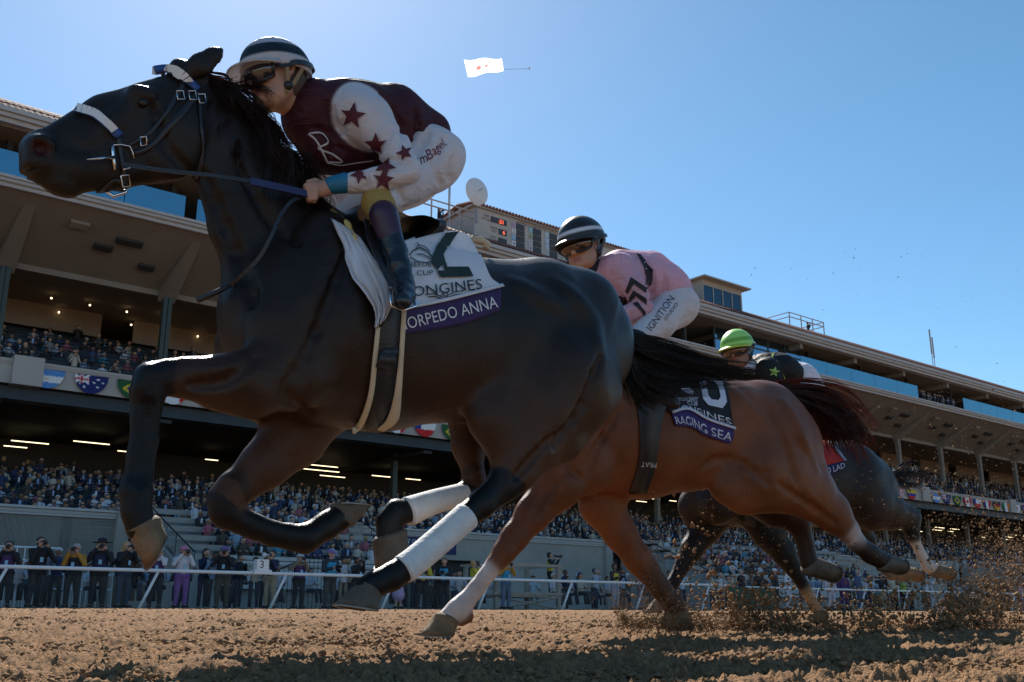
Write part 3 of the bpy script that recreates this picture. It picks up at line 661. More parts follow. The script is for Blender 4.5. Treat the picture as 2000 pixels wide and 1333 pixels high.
def lp_person(sit, r, ci=None, hi=None):
    mb = MB(); ci = r.choices(range(len(CLOTH)), CW)[0] if ci is None else ci; hi = r.choices(range(6), [9, 7, 4, 4, 4, 2])[0] if hi is None else hi
    c, cn = CLOTH[ci]; h, hn = HAIR[hi]; sk = r.choice(SK); lg = r.choice([(.02, .022, .03), (.03, .035, .06), (.2, .18, .14), (.04, .04, .04)])
    hh = .45 if sit else .88; mb.col = lg
    for sx in (-.1, .1):
        if sit: mb.tube([(sx, 0, hh), (sx*1.2, .40, hh+.02), (sx*1.2, .45, .06)], [.085, .07, .05], 5)
        else: mb.tube([(sx, 0, hh), (sx*1.1, .02, .45), (sx*1.2, 0, .03)], [.09, .065, .05], 5)
    mb.col = c; lean = r.uniform(-.03, .08)
    t0 = hh-.05; prof = [(t0, .15, .11), (t0+.22, .15, .11), (t0+.42, .19, .115), (t0+.53, .15, .09), (t0+.57, .06, .05)]
    V = []; F = []
    for z, a, b in prof:
        for k in range(8): q = 2*math.pi*k/8; V.append((a*math.cos(q), b*math.sin(q)+lean*(z-t0), z))
    for i in range(4):
        for k in range(8): F.append((i*8+k, i*8+(k+1) % 8, i*8+8+(k+1) % 8, i*8+8+k))
    F.append(tuple(range(32, 40))); mb.add(V, F)
    if ci in (0, 1, 2, 5) and r.random() < .75:     # open jacket over a pale shirt
        mb.add([(-.045, .122, t0+.25), (.045, .122, t0+.25), (.05, .128+lean*.4, t0+.5), (-.05, .128+lean*.4, t0+.5)], [(0, 1, 2, 3)], (.6, .62, .66) if r.random() < .6 else (.25, .38, .6))
    zs = t0+.48; up = r.random()
    for sx in (-1, 1):
        e = (sx*.27, .10, zs-.24); hnd = (sx*.12, .28, zs-.22) if up < .75 else (sx*.06, .2, zs+.15)
        mb.col = c; mb.tube([(sx*.18, lean*.4, zs), e, tuple(.7*hnd[i]+.3*e[i] for i in range(3))], [.06, .05, .04], 5)
        mb.ball(hnd, .045, 5, 3, sk)
    hz = t0+.70; yy = lean*.7+.02
    mb.col = sk; mb.tube([(0, yy-.01, hz-.14), (0, yy, hz-.05)], .05, 6); mb.ball((0, yy, hz), .10, 8, 6, sk)
    b0 = len(mb.V); mb.ball((0, yy-.022, hz+.022), .108, 8, 5, h)
    if hi == 5 or hi == 4: mb.add([(-.07, yy+.07, hz+.05), (.07, yy+.07, hz+.05), (.06, yy+.17, hz+.03), (-.06, yy+.17, hz+.03)], [(0, 1, 2, 3)], h)
    elif hi in (1, 2) and r.random() < .5: mb.tube([(0, yy-.05, hz), (0, yy-.06, hz-.22)], [.10, .07], 6); mb.C[-12:] = [h]*12
    return np.array(mb.V), mb.F, np.array(mb.C), cn, hn
crowd_m = mat('crowd_clothes', attr=True, rough=.8, var=.1, scale=8)
VAR = {s_: [lp_person(s_, rp) for _ in range(42)] for s_ in (True, False)}
VME = {True: {}, False: {}}
def var_mesh(sit, i):
    if i not in VME[sit]:
        V, F, C, a, b = VAR[sit][i]; o = mesh_obj('person', V, F, crowd_m, None, True, C); me = o.data; bpy.data.objects.remove(o); VME[sit][i] = me
    return VME[sit][i]
stuffV = []; stuffF = []; stuffC = []; stuffN = 0
def put_stuff(sit, i, s, d, z, rz, sc):
    global stuffN
    V, F, C = VAR[sit][i][:3]; c, s_ = math.cos(rz), math.sin(rz)
    # local x along U, local y towards the track
    x = (V[:, 0]*c-V[:, 1]*s_)*sc; y = (V[:, 0]*s_+V[:, 1]*c)*sc
    Pq = np.stack([UX*(s+x)+NX*(d-y), UY*(s+x)+NY*(d-y), V[:, 2]*sc+z+HC], 1)
    stuffV.append(Pq); stuffC.append(C); stuffF.extend([tuple(k+stuffN for k in f) for f in F]); stuffN += len(V)
ORD = ['first', 'second', 'third', 'fourth', 'fifth', 'sixth', 'seventh', 'eighth', 'ninth', 'tenth', 'eleventh', 'twelfth', 'thirteenth', 'fourteenth', 'fifteenth', 'sixteenth', 'seventeenth', 'eighteenth', 'nineteenth', 'twentieth']
n_ind = 0
def put_person(sit, i, s, d, z, rz, sc, label, group):
    global n_ind
    o = bpy.data.objects.new('person', var_mesh(sit, i)); o.location = Wp(s, d, z); o.rotation_euler = (0, 0, ROTU+math.pi+rz); o.scale = (sc,)*3
    link(o); tag(o, label, 'person', group); n_ind += 1
# terraces: every spectator on the benches
TN = ('left terrace', 'middle terrace', 'right terrace')
for ti, (a, b) in enumerate(TERR):
    for row in range(6):
        s = a+1.4+rp.random()*.5; k = 0
        while s < b-1.3:
            if rp.random() < (.88 if ti == 0 else .8) and k < 20 and not (ti == 2 and row > 3):
                i = rp.randrange(42); cn, hn = VAR[True][i][3:]
                if ti == 2 or (ti == 1 and row > 2): put_stuff(True, i, s, 38.1+row, 1.5+row*.42, rp.uniform(-.4, .4), 1.)
                else: put_person(True, i, s, 37.95+row*1.0+.15, 1.75+row*.42-.08, rp.uniform(-.4, .4), rp.uniform(.94, 1.04),
                           '%s person in %s, %s from left on %s row, %s' % (hn, cn, ORD[k], ORD[row], TN[ti]), 'spectators seated on the concrete terraces')
                k += 1
            s += rp.uniform(.56, .82) if ti == 0 else rp.uniform(.55, .75)
# standing guests on the apron behind the photographers
k = 0; s = 2.6
while s < 62:
    d = rp.uniform(28.25, 30.0) if rp.random() < .7 else rp.uniform(30.0, 34)
    if not (21.5 < s < 25.3 and d < 30.6) and k < 118:
        sit = s < 31 and rp.random() < .60; i = rp.randrange(42)
        if rp.random() < .6: i = rp.choice([q for q in range(42) if VAR[sit][q][3] in ('white', 'light blue', 'grey', 'cream', 'pink', 'turquoise')])
        cn, hn = VAR[sit][i][3:]
        place = 'far left' if s < 9 else 'behind the left photographers' if s < 13 else 'behind the marker post' if s < 17 else 'under the bandaged legs' if s < 22 else 'near the wooden scaffold' if s < 28 else 'behind the flying dirt' if s < 40 else 'at the right crowd along the rail'
        put_person(sit, i, s, d, .14+(.12 if sit else 0), rp.uniform(-.6, .6), rp.uniform(.9, 1.03), '%s apron guest in %s, %s' % (hn, cn, place), 'guests on the apron behind the rail'); k += 1
    s += rp.uniform(.16, .46) if s < 30 else rp.uniform(.5, .95)
# lower deck and middle deck
for row in range(15):
    d = 44.6+row*1.0; z = 3.2+.24*row; s = -6+rp.random()
    j = 0
    while s < 135:
        if rp.random() < .86:
            sit = rp.random() < (.85 if row < 4 else .45); i = rp.randrange(42); zz = z-(.0 if sit else .0)
            if row < 3 and 3 < s < 46 and n_ind < 0 and rp.random() < .75:
                cn, hn = VAR[sit][i][3:]; j += 1
                put_person(sit, i, s, d+.45, zz, rp.uniform(-.4, .4), rp.uniform(.93, 1.05), '%s person in %s, %s in %s deck row' % (hn, cn, ('%s from left' % ORD[j-1]) if j <= 20 else '%s past the tunnel' % ORD[(j-21) % 20], ORD[row]), 'spectators in the front rows of the lower deck')
            else: put_stuff(sit, i, s, d+.45, zz, rp.uniform(-.5, .5), rp.uniform(.93, 1.05))
        s += rp.uniform(.45, .75)
for row in range(9):
    d = 50.4+row*.95; z = 10.9+.42*row; s = -6+rp.random()
    while s < 140:
        if rp.random() < (.5 if s < 40 else .8):
            sit = rp.random() < .8; put_stuff(sit, rp.randrange(42), s, d+.4, z, rp.uniform(-.5, .5), rp.uniform(.93, 1.05))
        s += rp.uniform(.5, .9)
for s in np.arange(60, 132, .6):
    if 88.9 < s < 97.2: put_stuff(False, rp.randrange(42), s+rp.uniform(-.2, .2), 48.9, 19.4, rp.uniform(-.5, .5), .95)
    elif rp.random() < .35: put_stuff(False, rp.randrange(42), s, 50.5+rp.random(), 19.4, 0, .95)
co = mesh_obj('spectator_crowd', np.concatenate(stuffV), stuffF, crowd_m, None, True, np.concatenate(stuffC)); tag(co, kind='stuff')

# ================================================================ the people at the rail, modelled closely
hairm = {k: mat('hair_'+k, c, .6, var=.3, scale=30) for k, c in dict(black=(.012, .010, .010), brown=(.07, .04, .02), blonde=(.42, .27, .11), grey=(.35, .34, .33)).items()}
skinm = mat('skin', (.48, .27, .19), .5, var=.08, scale=14)
skind = mat('dark_skin', (.20, .10, .06), .5, var=.08, scale=14)
_cm = {}
def cm(c, rough=.8):
    if c not in _cm: _cm[c] = mat('fabric_%d' % len(_cm), c, rough, var=.14, scale=9, bump=.25, bscale=28)
    return _cm[c]
BLK = (.016, .016, .02); NVY = (.02, .025, .07)
rn = random.Random(3)
def near_person(s, d, z0, label, top=BLK, legs=BLK, vest=None, hat=None, hatc=BLK, hair='black', pose='camera', h=1.74, skin=None, rz=0., group='photographers lined up behind the rail', long_hair=False, lens=0, skirt=None):
    jt = rn.uniform(-.05, .05); ju = rn.uniform(-.06, .08); sc = h/1.76; o = empty('person', Wp(s, d, z0), ROTU+math.pi+rz, label, 'person', group)
    M4 = Matrix.Translation(o.location)@Matrix.Rotation(o.rotation_euler[2], 4, 'Z'); A = np.array(M4)
    def tw(V): V = np.asarray(V)*sc*np.array((1.12+jt*2, 1.08, 1)); return V@A[:3, :3].T+A[:3, 3]
    sh = {}
    if pose == 'camera': arms = [((sx*.185, 0, 1.41), (sx*(.25+ju*sx), .14-jt*sx, 1.20+ju), (sx*.075, .22, 1.55+(jt if sx > 0 else 0))) for sx in (-1, 1)]
    elif pose == 'low': arms = [((sx*.185, 0, 1.41), (sx*.25, .04, 1.14), (sx*.07, .28, 1.22)) for sx in (-1, 1)]
    elif pose == 'lens': arms = [((-.185, 0, 1.41), (-.24, .2, 1.2), (-.16, .38, 1.5)), ((.185, 0, 1.41), (.28, .08, 1.2), (.06, .18, 1.52))]
    else: arms = [((sx*.185, 0, 1.41), (sx*.25, -.02, 1.12), (sx*.22, .08, .88)) for sx in (-1, 1)]
    def body(inf, parts):
        P = []
        if 'legs' in parts:
            for sx in (-1, 1): P += [((sx*.09, 0, .90), (sx*.11, .02, .50), .088+inf, .062+inf, 1, .04, 0), ((sx*.11, .02, .50), (sx*.12, -.01, .10), .060+inf, .042+inf, 1, .02, 0)]
            P += [((-.06, 0, .93), (.06, 0, .93), .115+inf, .115+inf, .9, .05, 0)]
        if 'feet' in parts:
            for sx in (-1, 1): P += [((sx*.12, -.03, .05), (sx*.14, .13, .04), .045, .035, 1, .02, 0)]
        if 'torso' in parts:
            P += [((0, 0, .95), (0, 0, 1.16), .135+inf, .14+inf, .75, .05, 0), ((0, 0, 1.16), (0, 0, 1.33), .14+inf, .155+inf, .72, .05, 0), ((-.13, 0, 1.395), (.13, 0, 1.395), .062+inf, .062+inf, 1, .06, 0)]
        if 'arms' in parts:
            for a, b, c in arms: P += [(a, b, .055+inf, .042+inf, 1, .03, 0), (b, tuple(b[i]+(c[i]-b[i])*(1 if inf == 0 else .82) for i in range(3)), .042+inf, .030+inf, 1, .02, 0)]
        return P
    P = body(0, ('legs', 'feet', 'torso', 'arms'))
    P += [((0, -.01, 1.42), (0, .01, 1.55), .052, .050, 1, .03, 0), ((0, .005, 1.66), (0, .03, 1.585), .088, .060, .95, .02, 0), ((0, .095, 1.62), (0, .108, 1.60), .014, .016, 1, .012, 0),
          ((-.09, 0, 1.62), (-.092, -.01, 1.64), .018, .018, 1, .01, 0), ((.09, 0, 1.62), (.092, -.01, 1.64), .018, .018, 1, .01, 0)]
    for a, b, c in arms:
        P.append((c, (c[0]*.8, c[1]+.03, c[2]+.03), .032, .028, 1, .015, 0))
        for q in range(4): P.append(((c[0]*.8, c[1]+.03, c[2]+.02*q-.02), (c[0]*.4, c[1]+.06, c[2]+.02*q-.015), .011, .009, 1, .004, 0))
    V, F = sdf_mesh(P, .019); mesh_obj('body', tw(V), F, skind if skin else skinm, o, True)
    V, F = sdf_mesh(body(.014, ('torso', 'arms')), .023); mesh_obj('jacket', tw(V), F, cm(top), o, True)
    if skirt: V, F = sdf_mesh([((0, 0, .98), (0, 0, .5), .15, .26, .8, .03, 0)]+body(.0, ('feet',)), .025); mesh_obj('skirt', tw(V), F, cm(skirt), o, True)
    else: V, F = sdf_mesh(body(.014, ('legs',)), .023); mesh_obj('trousers', tw(V), F, cm(legs), o, True)
    mb = MB()
    for sx in (-1, 1): mb.box((sx*.125-.05, -.09, 0), (sx*.125+.05, .17, .07)); 
    mesh_obj('shoes', tw(mb.V), mb.F, cm(BLK), o)
    V, F = sdf_mesh([((0, -.022, 1.675), (0, -.03, 1.62), .102, .088, .95, .02, 0)]+([((0, -.06, 1.62), (0, -.07, 1.38), .085, .05, .8, .03, 0), ((-.085, -.02, 1.62), (-.10, -.01, 1.40), .03, .03, 1, .02, 0), ((.085, -.02, 1.62), (.10, -.01, 1.40), .03, .03, 1, .02, 0)] if long_hair else []), .02)
    mesh_obj('hair', tw(V), F, hairm[hair], o, True)
    if vest:
        V, F = sdf_mesh([((0, 0, 1.02), (0, 0, 1.30), .168, .178, .72, .04, 0), ((-.09, 0, 1.38), (.09, 0, 1.38), .088, .088, 1, .05, 0)], .024); mesh_obj('vest', tw(V), F, cm(vest), o, True)
    if pose != 'down':
        mb = MB(); mb.box((-.035, .175, 1.12), (.035, .180, 1.24)); mesh_obj('badge', tw(mb.V), mb.F, cm((.30, .50, .65)), o)
    if hat:
        mb = MB(); b = .20 if hat == 'wide' else .11
        if hat == 'wide': prof = [(.0, 1.84), (.07, 1.83), (.095, 1.79), (.105, 1.705), (.21, 1.700), (.215, 1.71), (.10, 1.695)]
        else: prof = [(.0, 1.80), (.07, 1.785), (.108, 1.73), (.115, 1.665), (.10, 1.665)]
        V = []; n = 16
        for r_, z in prof:
            for k in range(n): a = 2*math.pi*k/n; V.append((r_*math.cos(a), r_*math.sin(a), z))
        F = [(i*n+k, i*n+n+k, i*n+n+(k+1) % n, i*n+(k+1) % n) for i in range(len(prof)-1) for k in range(n)]; mb.add(V, F)
        if hat == 'cap': mb.add([(-.075, .085, 1.69), (.075, .085, 1.69), (.06, .19, 1.665), (-.06, .19, 1.665), (-.075, .085, 1.68), (.075, .085, 1.68), (.06, .19, 1.655), (-.06, .19, 1.655)], [(0, 1, 2, 3), (7, 6, 5, 4), (0, 3, 7, 4), (2, 1, 5, 6), (3, 2, 6, 7)])
        mesh_obj('hat', tw(mb.V), mb.F, cm(hatc), o, True)
    if pose in ('camera', 'low', 'lens'):
        zc = 1.60 if pose != 'low' else 1.25; y0 = .16 if pose != 'low' else .30
        co_ = empty('photo_camera', tuple(tw([(0, y0, zc)])[0]), o.rotation_euler[2], '', 'camera', 'cameras held up by the photographers')
        who = label.split(' in ')[0].split(' with ')[0]; co_['label'] = ' '.join((('low camera of the ' if pose == 'low' else 'raised camera of the ')+label).split()[:15])
        mb = MB(); mb.box((-.07, y0, zc-.045), (.07, y0+.06, zc+.045)); mb.box((-.03, y0, zc+.045), (.03, y0+.05, zc+.075)); mesh_obj('camera_body', tw(mb.V), mb.F, M['black'], co_)
        mb = MB(); L_ = .11+lens; mb.tube([(0, y0+.06, zc), (0, y0+.06+L_*.6, zc), (0, y0+.06+L_*.61, zc), (0, y0+.06+L_, zc)], [.036, .036, .045, .052+lens*.06], 12)
        mesh_obj('lens', tw(mb.V), mb.F, M['black'] if lens < .2 else M['white'], co_, True)
    return o
G0 = .14
def npx(x, d, dz=0): r_ = px_ray(x, 1100); t = d/(r_[0]*NX+r_[1]*NY); return (r_[0]*UX+r_[1]*UY)*t
def near(x, label, d=28.1, **k):
    k.setdefault('rz', rn.uniform(-.55, .45)); near_person(npx(x, d), d, k.pop('z0', G0), label, **k)
ORG = (.50, .22, .03); PUR = (.08, .03, .12); BVE = (.03, .30, .50); KHA = (.32, .26, .18); YEL = (.60, .45, .04); WHT = (.62, .60, .64)
near(14, 'crouched black clad photographer in purple numbered vest at the left edge', vest=PUR, h=1.62)
near(76, 'black haired photographer in black jacket beside the left edge', h=1.76)
near(146, 'grey blonde photographer in orange jacket and black apron', top=ORG, hair='grey', h=1.62, vest=BLK)
near(196, 'photographer in wide brimmed black hat and black jacket', hat='wide', vest=NVY, h=1.74)
near(245, 'photographer with long curly blonde hair and black top', hair='blonde', long_hair=True, legs=(.03, .05, .08), h=1.74)
near(308, 'blonde photographer with white sleeves and purple vest below the hoof', top=WHT, vest=PUR, hair='blonde', long_hair=True, h=1.60)
near(358, 'photographer in white jacket, pink cap and purple trousers', top=WHT, legs=(.20, .08, .28), hat='cap', hatc=(.45, .18, .28), h=1.66)
near(438, 'photographer in purple cap, black jacket and olive trousers', legs=(.06, .055, .04), hat='cap', hatc=(.16, .10, .25), h=1.70)
near(531, 'photographer in black vest and khaki trousers beside the marker', legs=KHA, top=NVY, vest=BLK, pose='lens', lens=.22, rz=-.9, h=1.66)
near(586, 'photographer in striped grey cap and tan brown jacket', top=(.22, .16, .10), vest=PUR, hat='cap', hatc=(.4, .38, .4), hair='grey', h=1.58)
near(646, 'photographer in purple cap and bright blue vest', top=(.03, .04, .05), vest=BVE, legs=(.05, .05, .05), hat='cap', hatc=(.22, .14, .35), pose='low', h=1.74)
near(698, 'black haired photographer in black shirt with white lettering', h=1.56, skin=1)
near(780, 'woman in lilac pleated skirt and wine top under the bandaged leg', top=(.12, .03, .05), skirt=(.42, .30, .48), pose='down', h=1.5, hair='brown', long_hair=True)
near(826, 'woman in yellow shirt with long brown hair', top=YEL, hair='brown', long_hair=True, pose='low', h=1.62)
near(868, 'red haired woman in blue vest beside the long lens', top=BLK, vest=BVE, hair='brown', pose='low', h=1.64, rz=-.8)
near(925, 'photographer in yellow bib with the very long pale lens', top=YEL, legs=BLK, hair='blonde', pose='lens', lens=.42, rz=1.2, h=1.6)
near(988, 'photographer in orange jacket, blue vest and jeans', top=ORG, vest=BVE, legs=(.10, .15, .24), h=1.66)
near(1074, 'camera operator in black with yellow bib standing on the wooden scaffold', d=29.3, z0=G0+.47, vest=YEL, pose='lens', rz=.9, lens=.15, h=1.62)
near(1200, 'dark haired man in yellow vest and pale jeans', top=BLK, vest=YEL, legs=(.28, .34, .42), pose='low', h=1.72, skin=1, d=28.6)
near(1248, 'person in lavender grey jacket with yellow bag right of the scaffold', top=(.30, .28, .36), legs=(.2, .2, .24), pose='down', h=1.6, d=29.2)
GR = 'guests standing along the rail'
near(1446, 'bald man in dark jacket left of the green tarp', hair='grey', pose='down', group=GR, d=29)
near(1478, 'woman with long dark hair in black left of the green tarp', long_hair=True, hair='brown', pose='low', group=GR, d=29)
near(1511, 'man in white cap and black shirt above the tarp', hat='cap', hatc=WHT, pose='down', group=GR, d=28.8, h=1.8)
near(1534, 'tall person in white shirt with yellow sash beside the dark leg', top=WHT, legs=WHT, pose='low', group=GR, d=28.8, h=1.9)
near(1618, 'person in pale pink and white suit behind the folded hoof', top=(.6, .5, .55), legs=(.6, .5, .55), pose='down', group=GR, d=28.4, h=1.7)
near(1643, 'man in purple blazer and purple cap', top=PUR, legs=PUR, hat='cap', hatc=PUR, pose='down', group=GR, d=28.4, h=1.78)
near(1673, 'tall man in mid blue suit with a yellow badge', top=(.06, .09, .18), legs=(.06, .09, .18), hair='grey', pose='down', group=GR, d=28.4, h=1.92)
near(1693, 'man in navy blazer right of the blue suit', top=NVY, legs=NVY, pose='down', group=GR, d=28.8, h=1.75)
near(1718, 'man in black jacket and khaki trousers with a camera', legs=KHA, pose='camera', group=GR, d=28.4, h=1.74)
near(1740, 'woman in cream jacket beside the khaki trousers', top=(.5, .46, .38), hair='blonde', long_hair=True, pose='down', group=GR, d=28.6)
near(1760, 'person in neon green vest behind the tan hoof', top=(.2, .3, .05), vest=(.3, .6, .08), pose='down', group=GR, d=28.4, h=1.6)
near(1812, 'man in pale grey suit below the white stocking', top=(.42, .44, .5), legs=(.42, .44, .5), pose='camera', group=GR, d=28.4, h=1.85)
near(1850, 'man in brown jacket right of the white stocking', top=(.06, .04, .03), pose='down', group=GR, d=28.6)
near(1944, 'bald man in dark suit and pale blue shirt at far right', hair='grey', vest=None, pose='down', group=GR, d=29.5, h=1.95)
near(1960, 'blonde woman in black dress at far right', hair='blonde', long_hair=True, pose='down', group=GR, d=29.5, h=1.85, skirt=BLK)
near(1986, 'woman in pink flowered dress at the right edge', top=(.5, .3, .34), skirt=(.5, .3, .34), hair='brown', pose='down', group=GR, d=29.5, h=1.75)
# rooftop camera men
for s, d, z, lb in ((31.6, 51.0, 24.25, 'left rooftop camera man behind the pale railing'), (34.9, 51.0, 24.25, 'right rooftop camera man behind the pale railing'), (83.2, 56, 26.4, 'lone rooftop camera man near the cabin')):
    near_person(s, d, z, lb, group='rooftop camera crew', h=1.75, rz=.8)
# ================================================================ horses and jockeys
from mathutils.bvhtree import BVHTree
class Frame:
    """sagittal plane of a horse: t forward, w towards the inside rail, z up"""
    def __init__(s, X, Y, deg):
        a = R(deg); s.O = np.array((X, Y, 0.)); s.f = np.array((-math.cos(a), -math.sin(a), 0)); s.l = np.array((math.sin(a), -math.cos(a), 0)); s.rz = math.atan2(s.f[1], s.f[0])
    def loc(s, x, y, w=0.):
        r = px_ray(x, y); D = s.O+s.l*w; k = (D@s.l)/(r@s.l); p = r*k; q = p-s.O
        return np.array((q@s.f, w, p[2])), k/FPX
    def world(s, P): P = np.atleast_2d(P); return s.O+P[:, :1]*s.f+P[:, 1:2]*s.l+P[:, 2:3]*np.array((0, 0, 1.))+np.array((0, 0, HC))
    def tolocal(s, Wd): Wd = np.atleast_2d(Wd)-np.array((0, 0, HC))-s.O; return np.stack([Wd@s.f, Wd@s.l, Wd[:, 2]], 1)
    def chain(s, pts, sy=1., k=.05, col=0, mirror=False, bias=0):
        out = []; q = [(s.loc(x, y, w), r) for x, y, r, w in pts]
        L = [(p[0], r*p[1]) for p, r in q]
        if mirror: L = [(p*np.array((1, -1, 1)), r) for p, r in L]
        for (a, ra), (b, rb) in zip(L[:-1], L[1:]): out.append((a, b, ra, rb, sy, k, col, bias))
        return out
    def dot(s, x, y, r, w, sy=1., k=.04, col=0, mirror=False, bias=0):
        p, q = s.loc(x, y, w)
        if mirror: p = p*np.array((1, -1, 1))
        return (p, p+np.array((1e-4, 0, 0)), r*q, r*q, sy, k, col, bias)
def bvh_of(objs):
    V = []; F = []
    for o in objs:
        bpy.context.view_layer.update(); Mx = o.matrix_world; b = len(V); V += [Mx@v.co for v in o.data.vertices]; F += [tuple(i+b for i in p.vertices) for p in o.data.polygons]
    return BVHTree.FromPolygons(V, F)
CAMP = Vector((0, 0, HC))
def hit(bvh, x, y, off=.004):
    d = Vector(px_ray(x, y)).normalized(); p, n, i, dist = bvh.ray_cast(CAMP, d)
    if p is None: return None, None
    if n.dot(d) > 0: n = -n
    return p+n*off, n
def surf(bvh, fr_, x, y, off=.004, wfb=.05, minw=None):
    p, n = hit(bvh, x, y, off)
    q, k = fr_.loc(x, y, wfb); q = Vector(fr_.world(q)[0])
    if p is None: return q, Vector(fr_.l)
    if minw is not None:
        lw = fr_.tolocal(np.array(p))[0][1]
        if lw < minw: a, _ = fr_.loc(x, y, minw); return Vector(fr_.world(a)[0]), Vector(fr_.l)
    return p, n
def cubic(pts, n):
    """Catmull-Rom through points (any dimension)"""
    P = np.array(pts, float); P = np.vstack([2*P[0]-P[1], P, 2*P[-1]-P[-2]]); out = []
    m = len(P)-3
    for u in np.linspace(0, m-1e-6, n):
        i = int(u); t = u-i; a, b, c, d = P[i:i+4]
        out.append(.5*((2*b)+(c-a)*t+(2*a-5*b+4*c-d)*t*t+(3*b-a-3*c+d)*t**3))
    return np.array(out)
def band(bvh, fr_, pts, wpx, m, name, parent, off=.004, th=.004, n=14, wfb=.05, mirror=False, minw=None):
    """strap laid on the surface below the drawn line"""
    C = cubic(pts, n); P = []; N = []; Wd = []
    for i, c in enumerate(C):
        p, nn = surf(bvh, fr_, c[0], c[1], off, wfb, minw); P.append(p); N.append(nn); _, k = fr_.loc(c[0], c[1], 0)
        Wd.append((wpx if not hasattr(wpx, '__len__') else np.interp(i/(n-1), np.linspace(0, 1, len(wpx)), wpx))*k)
    for _ in range(2): P = [P[0]]+[(P[i-1]+P[i]*2+P[i+1])/4 for i in range(1, n-1)]+[P[-1]]; N = [N[0]]+[(N[i-1]+N[i]+N[i+1]).normalized() for i in range(1, n-1)]+[N[-1]]
    mb = MB(); mb.strap(P, N, Wd, th)
    if mirror:
        L = fr_.tolocal(np.array(P)); Nl = np.array(N); L[:, 1] *= -1; Pm = fr_.world(L); Nm = [Vector(v-2*(v@fr_.l)*fr_.l) for v in Nl]
        mb.strap([Vector(p) for p in Pm], Nm, Wd, th)
    return mb.build(name, m, parent, True)
def sheet(bvh, fr_, rows, nu, nv, m, name, parent, off=.008, wfb=.05, minw=None, ripple=0., smooth=2, th=.004):
    """cloth through rows of drawn points, lying on the body; returns f(u,v)->world"""
    Rw = [cubic(r, nu) for r in rows]; G = np.array([cubic([Rw[j][i] for j in range(len(rows))], nv) for i in range(nu)]).transpose(1, 0, 2)
    P = np.zeros((nv, nu, 3))
    for j in range(nv):
        for i in range(nu):
            c = G[j, i]; p, _ = surf(bvh, fr_, c[0], c[1], off, c[2] if len(c) > 2 else wfb, minw); P[j, i] = p
    # smooth the depth only (along the ray) so the outline stays
    D = np.linalg.norm(P-np.array(CAMP), axis=2); D0 = D.copy()
    for _ in range(smooth):
        Q = np.pad(D, 1, mode='edge'); D = (Q[:-2, 1:-1]+Q[2:, 1:-1]+Q[1:-1, :-2]+Q[1:-1, 2:]+4*D)/8; D = np.minimum(D, D0+.004)
    uu, vv = np.meshgrid(np.linspace(0, 1, nu), np.linspace(0, 1, nv))
    if ripple: D = D-ripple*(1+np.sin(uu*17+vv*5+2*np.sin(vv*6)))*.5*(.3+vv)-ripple*.5*np.sin(uu*31-vv*9)
    P = np.array(CAMP)+(P-np.array(CAMP))*(D/D0)[..., None]
    V, F = grid_mesh(P); o = mesh_obj(name, V, F, m, parent, True)
    md = o.modifiers.new('thickness', 'SOLIDIFY'); md.thickness = th; md.offset = 0
    def at(u, v, lift=.003):
        x = np.clip(u, 0, 1)*(nu-1); y = np.clip(v, 0, 1)*(nv-1); i = int(min(x, nu-2)); j = int(min(y, nv-2)); a = x-i; b = y-j
        p = (P[j, i]*(1-a)+P[j, i+1]*a)*(1-b)+(P[j+1, i]*(1-a)+P[j+1, i+1]*a)*b; d = np.array(CAMP)-p
        nrm = np.cross(P[j, i+1]-P[j, i], P[j+1, i]-P[j, i]); nrm = nrm/np.linalg.norm(nrm); nrm = nrm if nrm@d > 0 else -nrm
        return p+nrm*(lift+th*.6)
    return o, at
def refine(V, F, n=1):
    """split long ngons into small triangles so lettering follows the cloth"""
    bm = bmesh.new(); vs = [bm.verts.new((v[0], v[1], 0)) for v in V]
    for f in F:
        try: bm.faces.new([vs[i] for i in f])
        except Exception: pass
    bmesh.ops.triangulate(bm, faces=bm.faces[:])
    for _ in range(n): bmesh.ops.subdivide_edges(bm, edges=bm.edges[:], cuts=1)
    bmesh.ops.triangulate(bm, faces=bm.faces[:])
    bm.verts.index_update(); V = np.array([v.co[:] for v in bm.verts]); F = [tuple(v.index for v in f.verts) for f in bm.faces]; bm.free(); return V, F
def cloth_text(at, txt, u0, u1, v0, v1, m, parent, name='lettering', slope=0., shear=0., du=0, lift=.006):
    V, F = text_mesh(txt, 1, shear); V, F = refine(V, F, 1); w = V[:, 0].max(); hgt = .72
    uv = [(u0+(u1-u0)*x/w+du*(y/hgt), v1-(v1-v0)*y/hgt+slope*(x/w)) for x, y, _ in V]; F = [q for q in F if min(uv[i][0] for i in q) > 0 and max(uv[i][0] for i in q) < 1]
    P = [at(a, b, lift) for a, b in uv]; return mesh_obj(name, P, F, m, parent)
def cloth_poly(at, polys, m, parent, name, lift=.006):
    V = []; F = []
    for pl in polys: b = len(V); V += [(p[0], p[1], 0) for p in pl]; F.append(tuple(range(b, b+len(pl))))
    V, F = refine(V, F, 2); return mesh_obj(name, [at(x, y, lift) for x, y, _ in V], F, m, parent)
def px_decal(bvh, polys, m, parent, name, off=.003, ref=1):
    if name in ('star', 'chevron') and len(polys) > 1:
        for q in polys: px_decal(bvh, [q], m, parent, name, off, ref)
        return
    V = []; F = []
    for pl in polys: b = len(V); V += [(p[0], p[1], 0) for p in pl]; F.append(tuple(range(b, b+len(pl))))
    V, F = refine(V, F, ref); P = []; ok = []
    for x, y, _ in V:
        p, n = hit(bvh, x, y, off); ok.append(p is not None); P.append(p if p is not None else Vector((0, 0, 0)))
    F = [f for f in F if all(ok[i] for i in f) and max((P[f[0]]-P[f[1]]).length, (P[f[1]]-P[f[2]]).length, (P[f[2]]-P[f[0]]).length) < .06]
    return mesh_obj(name, P, F, m, parent) if F else None
